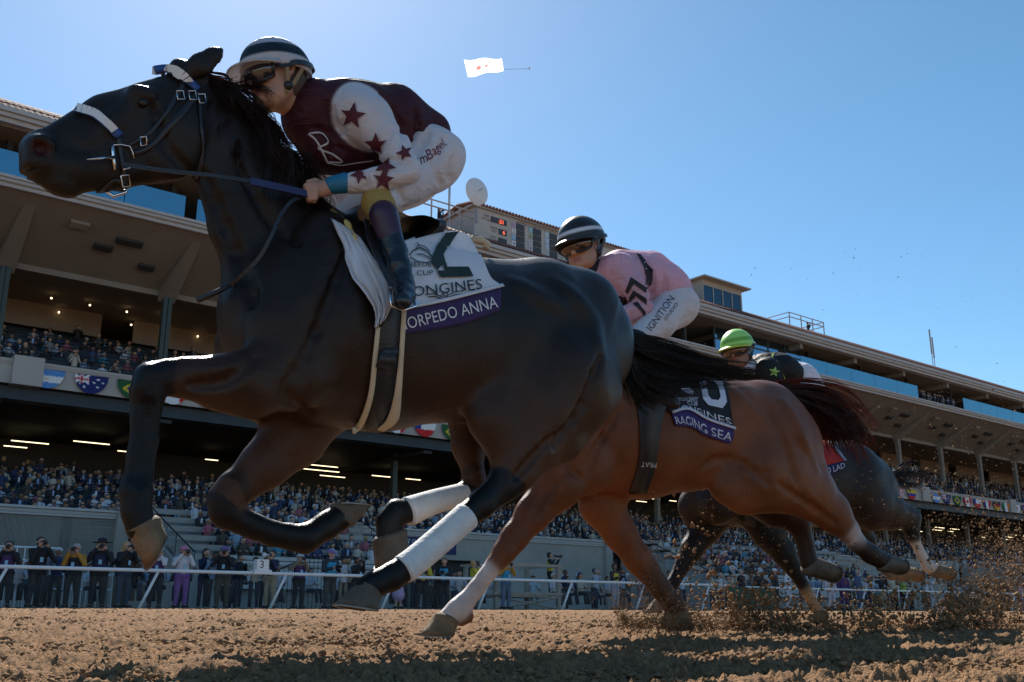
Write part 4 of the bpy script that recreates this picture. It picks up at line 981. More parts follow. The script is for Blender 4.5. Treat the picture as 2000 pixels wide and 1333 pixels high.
def star(cx, cy, r, rot=0, asp=1.): return [(cx+(r if i % 2 == 0 else r*.42)*math.sin(math.pi*i/5+rot)*asp, cy-(r if i % 2 == 0 else r*.42)*math.cos(math.pi*i/5+rot)) for i in range(10)]
def lines(pts, w):
    out = []
    for (a, b), (c, d) in zip(pts[:-1], pts[1:]):
        L_ = math.hypot(c-a, d-b)+1e-6; nx, ny = -(d-b)/L_*w/2, (c-a)/L_*w/2; out.append([(a+nx, b+ny), (c+nx, d+ny), (c-nx, d-ny), (a-nx, b-ny)])
    return out
def px_text(txt, x0, y0, size, ang, xs=1., shear=0.):
    V, F = text_mesh(txt, size, shear, xs); c, s_ = math.cos(ang), math.sin(ang); return [[(x0+V[i][0]*c-V[i][1]*s_*1, y0-(V[i][0]*s_+V[i][1]*c)) for i in f] for f in F]
def hair(fr_, guides, n, r, seed, name, m, parent, spread=.02, curl=.012, seg=12, taper=.25, lr=(.7, 1.)):
    """strands run between the drawn guide curves; guides: lists of (x,y,w) drawn points"""
    rg = np.random.default_rng(seed); G = []
    for g in guides: G.append(cubic([fr_.world(fr_.loc(x, y, w)[0])[0] for x, y, w in g], 40))
    G = np.array(G); V = []; F = []
    CL = [(rg.random()*(len(G)-1), rg.normal(0, spread, 3), rg.normal(0, spread*1.5, 3), rg.uniform(0, 6.28, 3), rg.uniform(3, 7), rg.uniform(*lr)) for _ in range(max(8, n//16))]
    for i in range(n):
        cl = CL[rg.integers(len(CL))]; u = min(max(cl[0]+rg.normal(0, .05), 0), len(G)-1.001); a = int(u); b = min(a+1, len(G)-1); u -= a; g = G[a]*(1-u)+G[b]*u
        L = min(1.3, cl[5]*rg.uniform(.85, 1.1)); idx = np.linspace(0, 39*L, seg); j = np.minimum(idx.astype(int), 38); q = g[j]+(g[j+1]-g[j])*(idx-j)[:, None]
        off0 = cl[1]+rg.normal(0, spread*.35, 3); off1 = cl[1]+cl[2]+rg.normal(0, spread*.35, 3)*rg.uniform(.3, 2.5); ph = cl[3]+rg.normal(0, .3, 3); t = np.linspace(0, 1, seg)[:, None]
        q = q+off0*(1-t)*.6+off1*t+curl*t*np.sin(ph+t*cl[4])
        T = np.gradient(q, axis=0); T /= np.linalg.norm(T, axis=1)[:, None]+1e-9; A = np.cross(T, (.3, .5, .81)); A /= np.linalg.norm(A, axis=1)[:, None]+1e-9; B = np.cross(T, A)
        rr = r*rg.uniform(.6, 1.3)*(1-(1-taper)*t**2); c0 = len(V)
        for k in range(3): V.append(q+A*math.cos(2.094*k)*rr+B*math.sin(2.094*k)*rr)
        base = i*3*seg
        for s_ in range(seg-1):
            for k in range(3): k2 = (k+1) % 3; F.append((base+k*seg+s_, base+k2*seg+s_, base+k2*seg+s_+1, base+k*seg+s_+1))
    return mesh_obj(name, np.concatenate(V), np.array(F), m, parent, True)
def coat(name, rough=.36, sheen=.0, tint=(1, .8, .6)):
    m = mat(name, attr=True, rough=rough, spec=.25, var=.26, scale=5, bump=.22, bscale=170, sheen=sheen)
    t = m.node_tree; b = t.nodes['Principled BSDF']; b.inputs['Sheen Tint'].default_value = (*tint, 1)
    old = b.inputs['Normal'].links[0].from_socket; mp = t.nodes.new('ShaderNodeTexNoise'); mp.inputs['Scale'].default_value = 6.5; mp.inputs['Detail'].default_value = 3; mp.inputs['Distortion'].default_value = 1.2
    tc = t.nodes.new('ShaderNodeTexCoord'); t.links.new(tc.outputs['Object'], mp.inputs['Vector']); b2 = t.nodes.new('ShaderNodeBump'); b2.inputs['Strength'].default_value = .07; b2.inputs['Distance'].default_value = .03
    t.links.new(mp.outputs[0], b2.inputs['Height']); t.links.new(old, b2.inputs['Normal']); t.links.new(b2.outputs[0], b.inputs['Normal'])
    n = t.nodes.new('ShaderNodeTexNoise'); n.inputs['Scale'].default_value = 22; n.inputs['Detail'].default_value = 7; mr = t.nodes.new('ShaderNodeMapRange'); mr.inputs[3].default_value = rough-.08; mr.inputs[4].default_value = rough+.16
    t.links.new(n.outputs[0], mr.inputs[0]); t.links.new(mr.outputs[0], b.inputs['Roughness']); return m
HOOF = mat('hoof_horn', (.10, .08, .06), .7, var=.35, scale=14, bump=.3, bscale=60)
HOOFD = mat('dusty_hoof', (.19, .125, .07), .85, var=.3, scale=16, bump=.4, bscale=60)
LEATH = mat('black_leather', (.018, .018, .022), .38, var=.2, scale=20, bump=.2, bscale=120)
STEEL = mat('polished_steel', (.75, .75, .76), .18, metal=1., var=0)
NAVYR = mat('navy_rubber', (.018, .035, .13), .55, var=.15, bump=.4, bscale=200)
CREAM = mat('cream_strap', (.62, .50, .34), .75, var=.12)
BAND = mat('white_bandage', (.72, .70, .68), .8, var=.12, scale=14, bump=.25, bscale=70)
def surf_w(f, prims, x, y):
    for w in np.arange(.46, -.02, -.006):
        p, k = f.loc(x, y, w); Q = p[None]
        for q in prims:
            if prim_d(Q, q)[0] < 0: return w, k
    return None, 0
def relief(f, prims, pts, r, out, k=.02, n=7, col=0):
    """out > 0: a swelling (muscle edge, vein), out < 0: a groove, following the surface"""
    A = []
    C = cubic(pts, n)
    for i, (x, y) in enumerate(C):
        w, kk = surf_w(f, prims, x, y)
        if w is None: continue
        t = math.sin(math.pi*(i+.6)/(n+.2)); rm = r*(.4+.6*t); A.append((f.loc(x, y, w-(rm*(1-out) if out > 0 else -rm*(1+out*.5)))[0], rm))
    return [(a, b, ra, rb, 1., k, None if out < 0 else col, 0) for (a, ra), (b, rb) in zip(A[:-1], A[1:])]
SHOE = mat('worn_shoe', (.22, .20, .18), .45, metal=.7, var=.3, scale=30)
def hoof(f, cf, cb, toe, heel, w, m, parent, wid=1.):
    """horn wall from the coronet (front, back) to the ground edge (toe, heel), hollow sole and shoe"""
    CF, CB, T_, HL = [f.loc(*q, w)[0] for q in (cf, cb, toe, heel)]; l = np.array((0, 1., 0)); n = 30; V = []; F = []
    rc = np.linalg.norm(CF-CB)/2; rl0 = rc*.92*wid; rl1 = rc*1.25*wid; up = (CF+CB)/2-(T_+HL)/2; nrm = np.cross(T_-HL, l); nrm = nrm/np.linalg.norm(nrm); nrm *= 1 if nrm@up > 0 else -1
    def ring(a, b, rl, lift=0., sc=1., bul=1.):
        c = (a+b)/2; h = (a-b)/2*sc
        for i in range(n): t = 2*math.pi*i/n; ca = math.cos(t); V.append(c+h*ca*bul+l*rl*sc*math.sin(t)*(1-.10*max(0, -ca))+nrm*lift)
    ax = ((CF+CB)/2-(T_+HL)/2)*.25
    ring(CF+ax, CB+ax, rl0*.80, 0, .84); ring(CF+ax*.3, CB+ax*.3, rl0*1.0, 0, 1.05); ring(CF, CB, rl0, 0, 1.0)
    for q in (.3, .65): ring(CF+(T_-CF)*q, CB+(HL-CB)*q, rl0+(rl1-rl0)*q)
    ring(T_, HL, rl1); ring(T_, HL, rl1, 0, .84); ring(T_, HL, rl1, .005, .76); ring(T_, HL, rl1, .010, .25)
    for j in range(8):
        for i in range(n): F.append((j*n+i, j*n+(i+1) % n, (j+1)*n+(i+1) % n, (j+1)*n+i))
    F.append(tuple(8*n+i for i in range(n))); F.append(tuple(range(n-1, -1, -1)))
    h = mesh_obj('hoof', f.world(np.array(V)), F, m, parent, True); P = []; c = (T_+HL)/2; hv = (T_-HL)/2*.93
    for t in np.linspace(-2.4, 2.4, 22): P.append(Vector(f.world(c+hv*math.cos(t)+l*rl1*.93*math.sin(t)-nrm*.003)[0]))
    mb = MB(); mb.strap(P, Vector(f.world(nrm)[0]-f.world(nrm*0)[0]), .016*(rc/.05), .005); mb.build('horseshoe', SHOE, h); return h
def hoofmesh(fr_, p, name, m, parent, mirror=False, res=.008):
    """p: drawn hoof: (x,y,r,w) list of chain + flatten"""
    V, F = sdf_mesh(p, res); return mesh_obj(name, fr_.world(V), F, m, parent, True)

def thin_cloth(name, col, rough, f_=.22, **k):
    m = mat(name, col, rough, **k); t = m.node_tree; tr = t.nodes.new('ShaderNodeBsdfTranslucent'); tr.inputs[0].default_value = (*col, 1)
    mx = t.nodes.new('ShaderNodeMixShader'); mx.inputs[0].default_value = f_; t.links.new(t.nodes['Principled BSDF'].outputs[0], mx.inputs[1]); t.links.new(tr.outputs[0], mx.inputs[2]); t.links.new(mx.outputs[0], t.nodes['Material Output'].inputs[0]); return m
def hairmat(name, col, back):
    m = mat(name, col, .38, spec=.6, var=.4, scale=16); t = m.node_tree; b = t.nodes['Principled BSDF']; tr = t.nodes.new('ShaderNodeBsdfTranslucent'); tr.inputs[0].default_value = (*back, 1)
    mx = t.nodes.new('ShaderNodeMixShader'); mx.inputs[0].default_value = .45; t.links.new(b.outputs[0], mx.inputs[1]); t.links.new(tr.outputs[0], mx.inputs[2]); t.links.new(mx.outputs[0], t.nodes['Material Output'].inputs[0]); return m
# ---------------------------------------------------------------- horse one: the dark leader
H1 = Frame(-.732, 3.474, 35.3)
DK = [(.016, .011, .009), (.006, .0055, .006), (.070, .030, .015), (.045, .010, .011), (.02, .015, .012)]
def horse1():
    f = H1; ch = f.chain; P = []
    # trunk
    P += ch([(540, 610, 108, 0), (625, 632, 192, 0), (735, 648, 190, 0), (860, 655, 165, 0), (965, 662, 152, 0), (1062, 655, 148, 0), (1125, 668, 126, 0), (1150, 690, 72, 0)], .74, .05)
    P += ch([(600, 455, 40, 0), (680, 480, 40, 0), (800, 520, 40, 0)], .8, .08)
    P += ch([(1125, 600, 70, .0), (1160, 650, 50, 0)], 1.2, .07)
    # chest, shoulders
    for mr in (False, True):
        P += ch([(590, 560, 66, .12), (562, 655, 74, .13), (572, 740, 62, .13)], .8, .06, mirror=mr)
        P += ch([(640, 470, 60, .10), (612, 560, 66, .14), (545, 645, 54, .15)], .7, .05, mirror=mr)
        P += ch([(650, 560, 60, .17), (590, 720, 62, .17)], .6, .05, mirror=mr)
    P += ch([(468, 600, 20, .05), (492, 690, 34, .03)], 1, .05)
    # neck
    P += ch([(400, 220, 58, 0), (458, 303, 72, 0), (508, 402, 90, 0), (568, 505, 118, 0)], .42, .05)
    P += ch([(405, 192, 28, 0), (475, 268, 34, 0), (560, 372, 38, 0), (640, 450, 48, 0)], .5, .04)
    P += ch([(408, 335, 24, .0), (445, 450, 28, 0), (490, 590, 34, 0)], .9, .05)
    # head
    P += ch([(345, 225, 80, 0), (300, 245, 80, 0), (232, 262, 78, 0), (165, 290, 66, 0), (112, 303, 50, 0), (85, 300, 44, 0)], .48, .03)
    P += ch([(330, 300, 55, .035), (350, 255, 55, .05)], .5, .03); P += ch([(330, 300, 55, -.035), (350, 255, 55, -.05)], .5, .03)
    P += ch([(276, 195, 24, .055), (225, 235, 10, .06), (160, 275, 7, .045)], .8, .03); P += ch([(276, 195, 24, .055), (225, 235, 10, .06)], .8, .03, mirror=True)
    P += ch([(264, 180, 13, .072), (292, 184, 12, .08)], 1, .03); P += ch([(264, 180, 13, .072), (292, 184, 12, .08)], 1, .03, mirror=True)
    P += ch([(78, 290, 30, .035), (70, 318, 24, .03)], .8, .02); P += ch([(78, 290, 30, .035), (70, 318, 24, .03)], .8, .02, mirror=True)
    P += ch([(72, 326, 22, 0), (60, 332, 16, 0)], 1.3, .015)
    P += ch([(76, 346, 14, 0), (112, 358, 22, 0), (132, 366, 20, 0)], 1.1, .015)
    P += ch([(135, 355, 26, 0), (220, 335, 34, 0), (300, 320, 40, 0)], .7, .03)
    P += ch([(95, 322, 24, .02), (150, 330, 34, .01), (210, 322, 38, 0)], .9, .025)
    for mr in (False, True): P += ch([(64, 284, 5, .062), (72, 272, 6, .068), (88, 270, 6, .07), (101, 282, 6, .068), (100, 300, 5, .062)], 1, .012, 0, mr)
    P += ch([(350, 135, 20, .02), (385, 150, 26, .0)], 1, .03)
    # ears
    for mr in (False, True):
        P += ch([(362, 146, 17, .05), (394, 126, 22, .07), (418, 108, 16, .075), (438, 90, 3, .078)], .5, .012, mirror=mr)
    # near fore, stretched forward and bent at the knee
    a = .17
    P += ch([(560, 720, 80, .15), (490, 750, 63, a), (430, 748, 50, a), (360, 738, 35, a), (312, 742, 29, a)], .75, .04)
    P += ch([(470, 735, 40, a+.04), (390, 735, 30, a+.02)], .8, .03)
    P += ch([(322, 728, 26, a), (292, 738, 28, a), (283, 768, 29, a)], .9, .02, 1)
    P += ch([(287, 765, 27, a), (278, 815, 21, a), (270, 890, 20, a), (264, 945, 24, a)], .8, .02, 1)
    P += ch([(297, 780, 22, a), (292, 860, 16, a), (280, 950, 18, a)], .7, .02, 1)
    P += ch([(304, 778, 13, a), (300, 800, 9, a)], .8, .015, 1)+ch([(286, 965, 15, a), (284, 985, 10, a)], .9, .012, 1)+ch([(275, 752, 12, a+.03), (290, 728, 12, a+.03)], .8, .02, 1)
    P += ch([(262, 962, 29, a), (266, 1000, 26, a), (276, 1030, 30, a)], .9, .02, 1)
    # far fore, folded
    b = -.16
    P += ch([(600, 800, 85, b), (575, 850, 62, b), (520, 905, 45, b), (462, 955, 37, b)], .75, .04, 2)
    P += ch([(455, 955, 33, b), (440, 975, 32, b), (440, 998, 30, b)], .9, .02, 1)
    P += ch([(440, 1000, 29, b), (498, 1028, 22, b), (565, 1046, 21, b), (598, 1052, 27, b)], .8, .02, 1)
    P += ch([(445, 1008, 24, b), (530, 1048, 16, b), (590, 1062, 18, b)], .7, .02, 1)
    P += ch([(618, 1028, 13, b), (632, 1012, 9, b)], .9, .012, 1)
    P += ch([(600, 1050, 27, b), (635, 1030, 25, b), (660, 1012, 28, b)], .9, .02, 1)
    # near hind: under the body, bandaged
    c = .15
    P += ch([(1130, 680, 88, .10), (1105, 740, 105, .14), (1060, 800, 82, c), (1035, 860, 60, c), (1005, 915, 44, c), (985, 945, 33, c)], .72, .05)
    P += ch([(1010, 760, 80, .14), (970, 815, 58, c), (985, 850, 50, c)], .6, .05)
    P += ch([(1160, 760, 60, .12), (1100, 860, 38, .13), (1020, 925, 18, .14)], .8, .04)
    P += ch([(985, 945, 31, c), (940, 985, 27, c), (905, 1012, 25, c)], .85, .02, 1, bias=.01)
    P += ch([(1004, 938, 14, c), (975, 972, 15, c)], .9, .02, 1)
    P += ch([(905, 1012, 22, c), (790, 1110, 24, c), (765, 1127, 26, c), (735, 1140, 24, c), (715, 1150, 25, c)], .8, .02, 1)
    # far hind
    e = -.13
    P += ch([(960, 740, 80, -.1), (925, 815, 52, e), (915, 870, 32, e), (925, 930, 22, e)], .7, .04, 2)
    P += ch([(925, 925, 22, e), (928, 950, 23, e), (905, 965, 21, e)], .9, .02, 1)
    P += ch([(905, 965, 19, e), (800, 998, 20, e), (775, 1002, 25, e), (760, 1020, 24, e), (758, 1050, 24, e)], .8, .02, 1)
    S = [f.dot(80, 289, 15, .075, 1.2, .008, 3), f.dot(80, 289, 15, .075, 1.2, .008, 3, mirror=True)]
    S += [p for p in ch([(62, 340, 3.5, .06), (120, 345, 3, .07), (165, 338, 2, .08)], 1.5, .008, None)]
    S += ch([(398, 122, 8, .105), (420, 106, 6, .105)], .8, .008, None)+ch([(50, 338, 4, 0), (74, 338, 2.5, 0)], 9, .008, None)
    # muscle creases
    S += ch([(470, 620, 8, .22), (560, 700, 7, .30), (640, 760, 6, .33)], 1, .03, None)
    S += ch([(660, 500, 7, .27), (610, 600, 7, .33), (560, 690, 7, .33)], 1, .03, None)
    
    S += ch([(410, 330, 9, .08), (440, 430, 9, .12), (480, 540, 9, .16)], 1, .03, None)
    S += ch([(250, 255, 5, .075), (180, 292, 5, .075)], 1, .02, None)
    base = list(P)
    for pts, r_, o_ in (([(650, 470), (612, 560), (575, 650)], .030, .35), ([(700, 560), (680, 650), (640, 740)], .030, .3), ([(1000, 560), (1040, 585), (1090, 600)], .030, .2), ([(1085, 560), (1140, 620), (1165, 700)], .035, .3),
                        ([(250, 252), (215, 280), (175, 300)], .006, .8), ([(300, 290), (270, 330), (230, 345)], .006, .8), ([(215, 250), (185, 275), (150, 280)], .0045, .8), ([(640, 790), (760, 812), (880, 790), (940, 760)], .007, .8), ([(560, 745), (470, 720), (390, 722)], .007, .8), ([(1080, 800), (1050, 860), (1000, 920)], .008, .8)): P += relief(f, base, pts, r_, o_, .018 if r_ < .01 else .05)
    for pts, r_, o_ in (([(672, 500), (640, 600), (600, 690), (585, 760)], .014, -.45), ([(400, 345), (440, 440), (478, 540), (500, 600)], .020, -.4), ([(470, 330), (520, 420), (580, 480)], .014, -.4), ([(590, 700), (560, 770), (600, 805)], .014, -.4), ([(1170, 700), (1140, 790), (1080, 870)], .016, -.4),
                        ([(500, 700), (440, 745), (370, 752)], .010, -.4), ([(300, 215), (330, 290), (372, 335)], .012, -.4), ([(1080, 850), (1035, 900), (1005, 935)], .010, -.4), ([(290, 790), (284, 870), (274, 945)], .006, -.3), ([(480, 1022), (530, 1040), (580, 1056)], .006, -.3)): S += relief(f, base, pts, r_, o_, .03)
    V, F = sdf_mesh(P, .0105, S); C = nearest_col(V, P, DK, (), .016); C = np.where((np.minimum(prim_d(V, S[0]), prim_d(V, S[1])) < .003)[:, None], np.array(DK[3]), C)
    Vw = f.world(V)
    # warmer brown on flank and belly of this dark bay
    t = vnoise(V*3.1, 7); lowm = (np.clip((1.05-V[:, 2])/.55, 0, 1)*np.clip(.40+.35*np.clip(-V[:, 0]/.6, 0, 1)+t*.7, 0, 1))[:, None]; isb = (C[:, :1] > .0125) & (C[:, :1] < .03)
    C = np.where(isb, C*(1-lowm)+np.array((.080, .034, .017))*lowm, C)
    root = empty('racehorse', tuple(f.world(np.array((0., 0., gz(3.4))))[0]), f.rz, 'near black racehorse leading with white bandages and white number cloth', 'horse')
    body = mesh_obj('body', Vw, F, coat('dark_bay_coat', .35), root, True, C)
    bv = bvh_of([body])
    # hooves
    hoof(f, (250, 1042), (314, 1016), (286, 1112), (322, 1042), a, HOOFD, root); hoof(f, (692, 1024), (644, 1006), (722, 990), (645, 984), b, HOOF, root)
    hoof(f, (700, 1138), (740, 1172), (652, 1181), (737, 1195), c, HOOF, root); hoof(f, (731, 1062), (792, 1040), (740, 1113), (792, 1074), e, HOOF, root)
    # bandages on both hind cannons
    for pts in (([(912, 1008, 28, c), (870, 1045, 28, c), (820, 1088, 28.5, c), (786, 1114, 29, c)], .85), ([(908, 966, 23, e), (850, 980, 24, e), (796, 1000, 29, e)], .9)):
        A = [f.loc(x, y, w) for x, y, r, w in pts[0]]; mb = MB(); C_ = cubic([np.append(f.world(q[0])[0], r*q[1]) for q, (_, _, r, _) in zip(A, pts[0])], 34)
        mb.tube([c_[:3] for c_ in C_], [c_[3]*(1+.012*(-1)**i) for i, c_ in enumerate(C_)], 22); mb.build('bandage', BAND, root, True)
    # eye
    p, k = f.loc(280, 202, .088); mb = MB(); mb.ball(f.world(p)[0], 9*k, 14, 10); mb.build('eye', mat('dark_eye', (.01, .006, .004), .08, var=0), root, True)
    # tail streaming back over the second horse
    TM = hairmat('black_tail_hair', (.007, .006, .006), (.02, .015, .012))
    hair(f, [[(1200, 642, 0), (1255, 660, .0), (1330, 684, .02), (1420, 716, .04), (1540, 728, .02)], [(1203, 650, .03), (1250, 682, .05), (1320, 704, .05), (1400, 722, .05), (1500, 736, .05)],
             [(1206, 655, -.02), (1245, 690, .0), (1300, 715, .02), (1380, 730, .02), (1470, 735, .0)], [(1206, 660, 0), (1235, 715, .0), (1280, 748, .02), (1340, 745, .02), (1430, 742, .0)],
             [(1208, 660, .02), (1228, 700, .02), (1240, 745, .02), (1262, 780, .0), (1300, 792, -.02)], [(1208, 665, .0), (1216, 710, .0), (1228, 760, .0), (1240, 790, .0), (1262, 806, -.02)]], 3600, .0014, 3, 'tail', TM, root, .009, .012, 14, .2, (.5, 1.05))
    # mane
    MM = hairmat('dark_brown_mane', (.018, .009, .006), (.40, .17, .08))
    g = []
    for (x0, y0), (x1, y1), (x2, y2) in (((395, 150), (425, 165), (455, 205)), ((410, 165), (450, 185), (490, 240)), ((430, 190), (480, 205), (510, 275)), ((450, 215), (510, 240), (535, 320)), ((475, 245), (530, 275), (555, 345)), ((500, 280), (555, 300), (580, 380)), ((530, 320), (580, 320), (600, 400)), ((560, 360), (600, 350), (625, 420)), ((590, 400), (620, 400), (640, 440))):
        g.append([(x0, y0, .0), (x1, y1-6, .02), ((x1+x2)/2+5, (y1+y2)/2-6, .05), (x2, y2, .07)])
    hair(f, g, 1700, .0015, 5, 'mane', MM, root, .020, .03, 11, .25, (.5, 1.15))
    g = [[(x, y, .0), (x-6, y+30, .045), (x-4, y+70, .08)] for x, y in ((405, 165), (440, 205), (480, 250), (520, 305), (560, 360), (600, 405))]
    hair(f, g, 500, .0015, 6, 'mane', MM, root, .012, .015, 8, .3, (.5, 1.))
    # coat hair tuft lit at the base of the mane
    # bridle
    nb = band(bv, f, [(150, 216), (185, 226), (212, 246), (232, 268)], 17, mat('blue_browband', (.03, .08, .28), .6), 'noseband', root, .003, .010, 16, mirror=True, wfb=0)
    bb = band(bv, f, [(302, 138), (330, 136), (358, 150), (384, 178)], 15, mat('blue_browband2', (.03, .08, .28), .6), 'browband', root, .003, .010, 16, mirror=True, wfb=0)
    wd = mat('white_padding', (.7, .7, .7), .7)
    for par, pts in ((nb, [(150, 216), (185, 226), (212, 246), (232, 268)]), (bb, [(302, 138), (330, 136), (358, 150), (384, 178)])):
        C_ = cubic(pts, 40); mb = MB()
        for i in range(0, 32, 3):
            x, y = C_[i]; dx, dy = C_[i+1]-C_[i]; L_ = math.hypot(dx, dy); dx /= L_; dy /= L_; q = []
            for a_, b_ in ((-6, -8), (7, -8), (4, 8), (-9, 8)):
                p, n = surf(bv, f, x+dx*a_*.62-dy*b_, y+dy*a_*.62+dx*b_, .016, 0); q.append(p)
            mb.add(q, [(0, 1, 2, 3)])
        mb.build('diamond', wd, par)
    bl = LEATH
    for pts, w_ in (([(388, 180), (362, 215), (330, 250), (290, 290), (262, 300)], 11), ([(360, 160), (330, 215), (290, 262), (250, 285)], 8), ([(390, 190), (392, 240), (396, 300), (385, 350)], 10), ([(232, 268), (236, 300), (243, 340), (246, 366)], 10), ([(246, 362), (225, 352), (205, 366), (190, 374)], 8)):
        band(bv, f, pts, w_, bl, 'bridle_strap', root, .003, .004, 18, mirror=True, wfb=.03)
    # bit: rectangular ring, prong and buckles
    def wire(pts, r, m, name, n=24, w=.11, par=root, closed=False):
        if closed: pts = pts+[pts[0]]
        q = []
        for x, y in pts:
            p, _ = surf(bv, f, x, y, .010, w); q.append(p)
        mb = MB(); mb.tube(q, r, 8); return mb.build(name, m, par, True)
    bit = wire([(218, 286), (219, 300), (221, 318), (223, 332)], .006, STEEL, 'bit'); wire([(218, 286), (235, 284), (252, 287), (258, 300), (260, 312)], .0028, STEEL, 'bit_ring', par=bit); wire([(238, 332), (250, 330), (258, 327)], .003, STEEL, 'bit_ring', par=bit)
    p, _ = surf(bv, f, 222, 310, .014, .1); q = Vector(f.world(f.loc(170, 312, .12)[0])[0]); mb = MB(); mb.tube([p, (p+q)/2, q], [.006, .0045, .001], 10); mb.build('bit_prong', STEEL, root, True)
    for x, y in ((243, 352), (280, 278), (351, 190), (374, 190), (392, 196)):
        s_ = 9 if y > 300 else 8; wire([(x-s_, y-s_), (x+s_*.7, y-s_*1.1), (x+s_, y+s_), (x-s_*.6, y+s_*1.1)], .0026, STEEL, 'buckle', closed=True)
    # ring bit under the jaw
    q = [Vector(f.world(f.loc(x, y, .0)[0])[0]) for x, y in ((205, 372), (222, 384), (245, 376), (252, 362))]; mb = MB(); mb.tube(q, .006, 8); mb.build('curb_ring', STEEL, root, True)
    # reins
    A = [Vector(f.world(f.loc(x, y, w)[0])[0]) for x, y, w in ((240, 322, .085), (330, 335, .13), (410, 343, .165), (490, 355, .17))]; A = [Vector(v) for v in cubic(A, 14)]
    B = [Vector(f.world(f.loc(x, y, w)[0])[0]) for x, y, w in ((488, 355, .17), (545, 367, .165), (600, 380, .15))]
    mb = MB(); mb.strap(A, Vector(f.l), [.014]*14, .004); r_ = mb.build('rein', LEATH, root); mb = MB(); mb.strap(B, Vector(f.l), [.025]*3, .008); mb.build('rein_grip', NAVYR, r_)
    A = [Vector(f.world(f.loc(x, y, w)[0])[0]) for x, y, w in ((600, 384, .13), (572, 392, .15), (548, 420, .17), (530, 460, .18), (505, 505, .17), (470, 540, .14), (452, 556, .10))]
    mb = MB(); mb.strap([Vector(v) for v in cubic(A, 20)], Vector(f.l), [.013]*20, .004); mb.build('rein', LEATH, root)
    # girth with cream edges
    band(bv, f, [(764, 588), (757, 640), (752, 700), (746, 770), (738, 838)], [52, 50, 46, 44, 48], LEATH, 'girth', root, .007, .006, 20, wfb=.1)
    band(bv, f, [(735, 640), (729, 700), (722, 770), (705, 820), (690, 842)], [8, 9, 10, 12, 12], CREAM, 'girth_edge', root, .011, .006, 20, wfb=.1)
    band(bv, f, [(786, 600), (780, 700), (774, 770), (765, 815), (742, 834)], [9, 9, 14, 24, 16], CREAM, 'girth_edge', root, .011, .006, 20, wfb=.1)
    band(bv, f, [(742, 688), (752, 688), (772, 688)], 16, LEATH, 'buckle_guard', root, .016, .008, 6); band(bv, f, [(735, 700), (750, 704), (768, 702)], 30, LEATH, 'buckle_guard', root, .014, .010, 6)
    # stirrup leather & saddle
    sP = ch([(690, 440, 30, 0), (740, 452, 26, 0), (800, 458, 22, 0), (840, 452, 18, 0)], 3.2, .04); V, F = sdf_mesh(sP, .012); mesh_obj('saddle', f.world(V), F, LEATH, root, True)
    sP = ch([(640, 420, 12, .0), (668, 446, 12, .12), (690, 470, 8, .2)], 2, .02); V, F = sdf_mesh(sP, .01); mesh_obj('saddle_pad', f.world(V), F, mat('yellow_foam', (.62, .45, .14), .8), root, True)
    # number cloth: rear sheet (white, printed) with purple name band, front flap
    wc_ = thin_cloth('white_number_cloth', (.78, .79, .84), .75, var=.05, scale=5, bump=.3, bscale=14); navy = mat('dark_print', (.012, .03, .03), .8, var=.1); pur = mat('purple_cloth', (.035, .018, .10), .75, var=.12)
    c1, at = sheet(bv, f, [[(782, 478, .2), (830, 462, .12), (880, 452, .06), (918, 460, .04)], [(782, 520, .2), (840, 515, .2), (890, 505, .14), (938, 505, .12)], [(782, 565, .2), (850, 555, .25), (910, 545, .2), (955, 545, .18)], [(784, 606, .2), (850, 590, .2), (910, 576, .2), (974, 560, .18)]], 40, 26, wc_, 'number_cloth', root, .012, smooth=8, ripple=.004)
    c2, at2 = sheet(bv, f, [[(784, 604, .2), (850, 590, .2), (910, 578, .2), (976, 562, .2)], [(786, 630, .2), (850, 618, .2), (910, 600, .2), (976, 585, .2)], [(784, 654, .2), (850, 644, .2), (910, 632, .2), (974, 608, .2)]], 34, 8, pur, 'name_band', root, .009, smooth=4)
    band(bv, f, [(784, 606), (850, 593), (910, 580), (976, 564)], 6, wc_, 'piping', c1, .024, .004, 16)
    bc = bvh_of([c1]); bn = bvh_of([c2]); wpr = mat('white_print', (.70, .70, .72), .8, var=.03)
    px_decal(bc, [[(868, 457), (893, 455), (864, 502), (839, 510), (851, 484)], [(839, 510), (864, 502), (871, 525), (858, 545)], [(858, 545), (871, 525), (913, 525), (922, 543)]], navy, c1, 'number', .011, 4)
    px_decal(bc, lines([(798, 503), (804, 494), (818, 488), (832, 494), (842, 506)], 2.2)+lines([(800, 506), (812, 514), (830, 517), (842, 514)], 2)+lines([(808, 492), (816, 483), (828, 486), (838, 496)], 1.8)+lines([(812, 500), (824, 501), (838, 509)], 2)+lines([(816, 483), (812, 478)], 2), navy, c1, 'emblem', .010, 1)
    for tx, x, y, sz, an in (("BREEDERS'", 789, 524, 13, 0), ("CUP", 812, 541, 14, 1), ("LONGINES", 790, 583, 27, 6.5)): px_decal(bc, px_text(tx, x, y, sz, R(an), 1.18), navy, c1, 'lettering', .010, 1)
    px_decal(bc, lines([(828, 578), (844, 576), (860, 581)], 2)+lines([(834, 582), (848, 581), (860, 585)], 1.8)+lines([(904, 570), (886, 573), (871, 579)], 2)+lines([(900, 576), (886, 578), (871, 583)], 1.8)+lines([(861, 575), (870, 573), (870, 586), (862, 588), (861, 575), (870, 586)], 1.8), navy, c1, 'emblem', .010, 2)
    px_decal(bn, px_text("THORPEDO ANNA", 764, 651, 32, R(13.5), .785), wpr, c2, 'lettering', .006, 1)
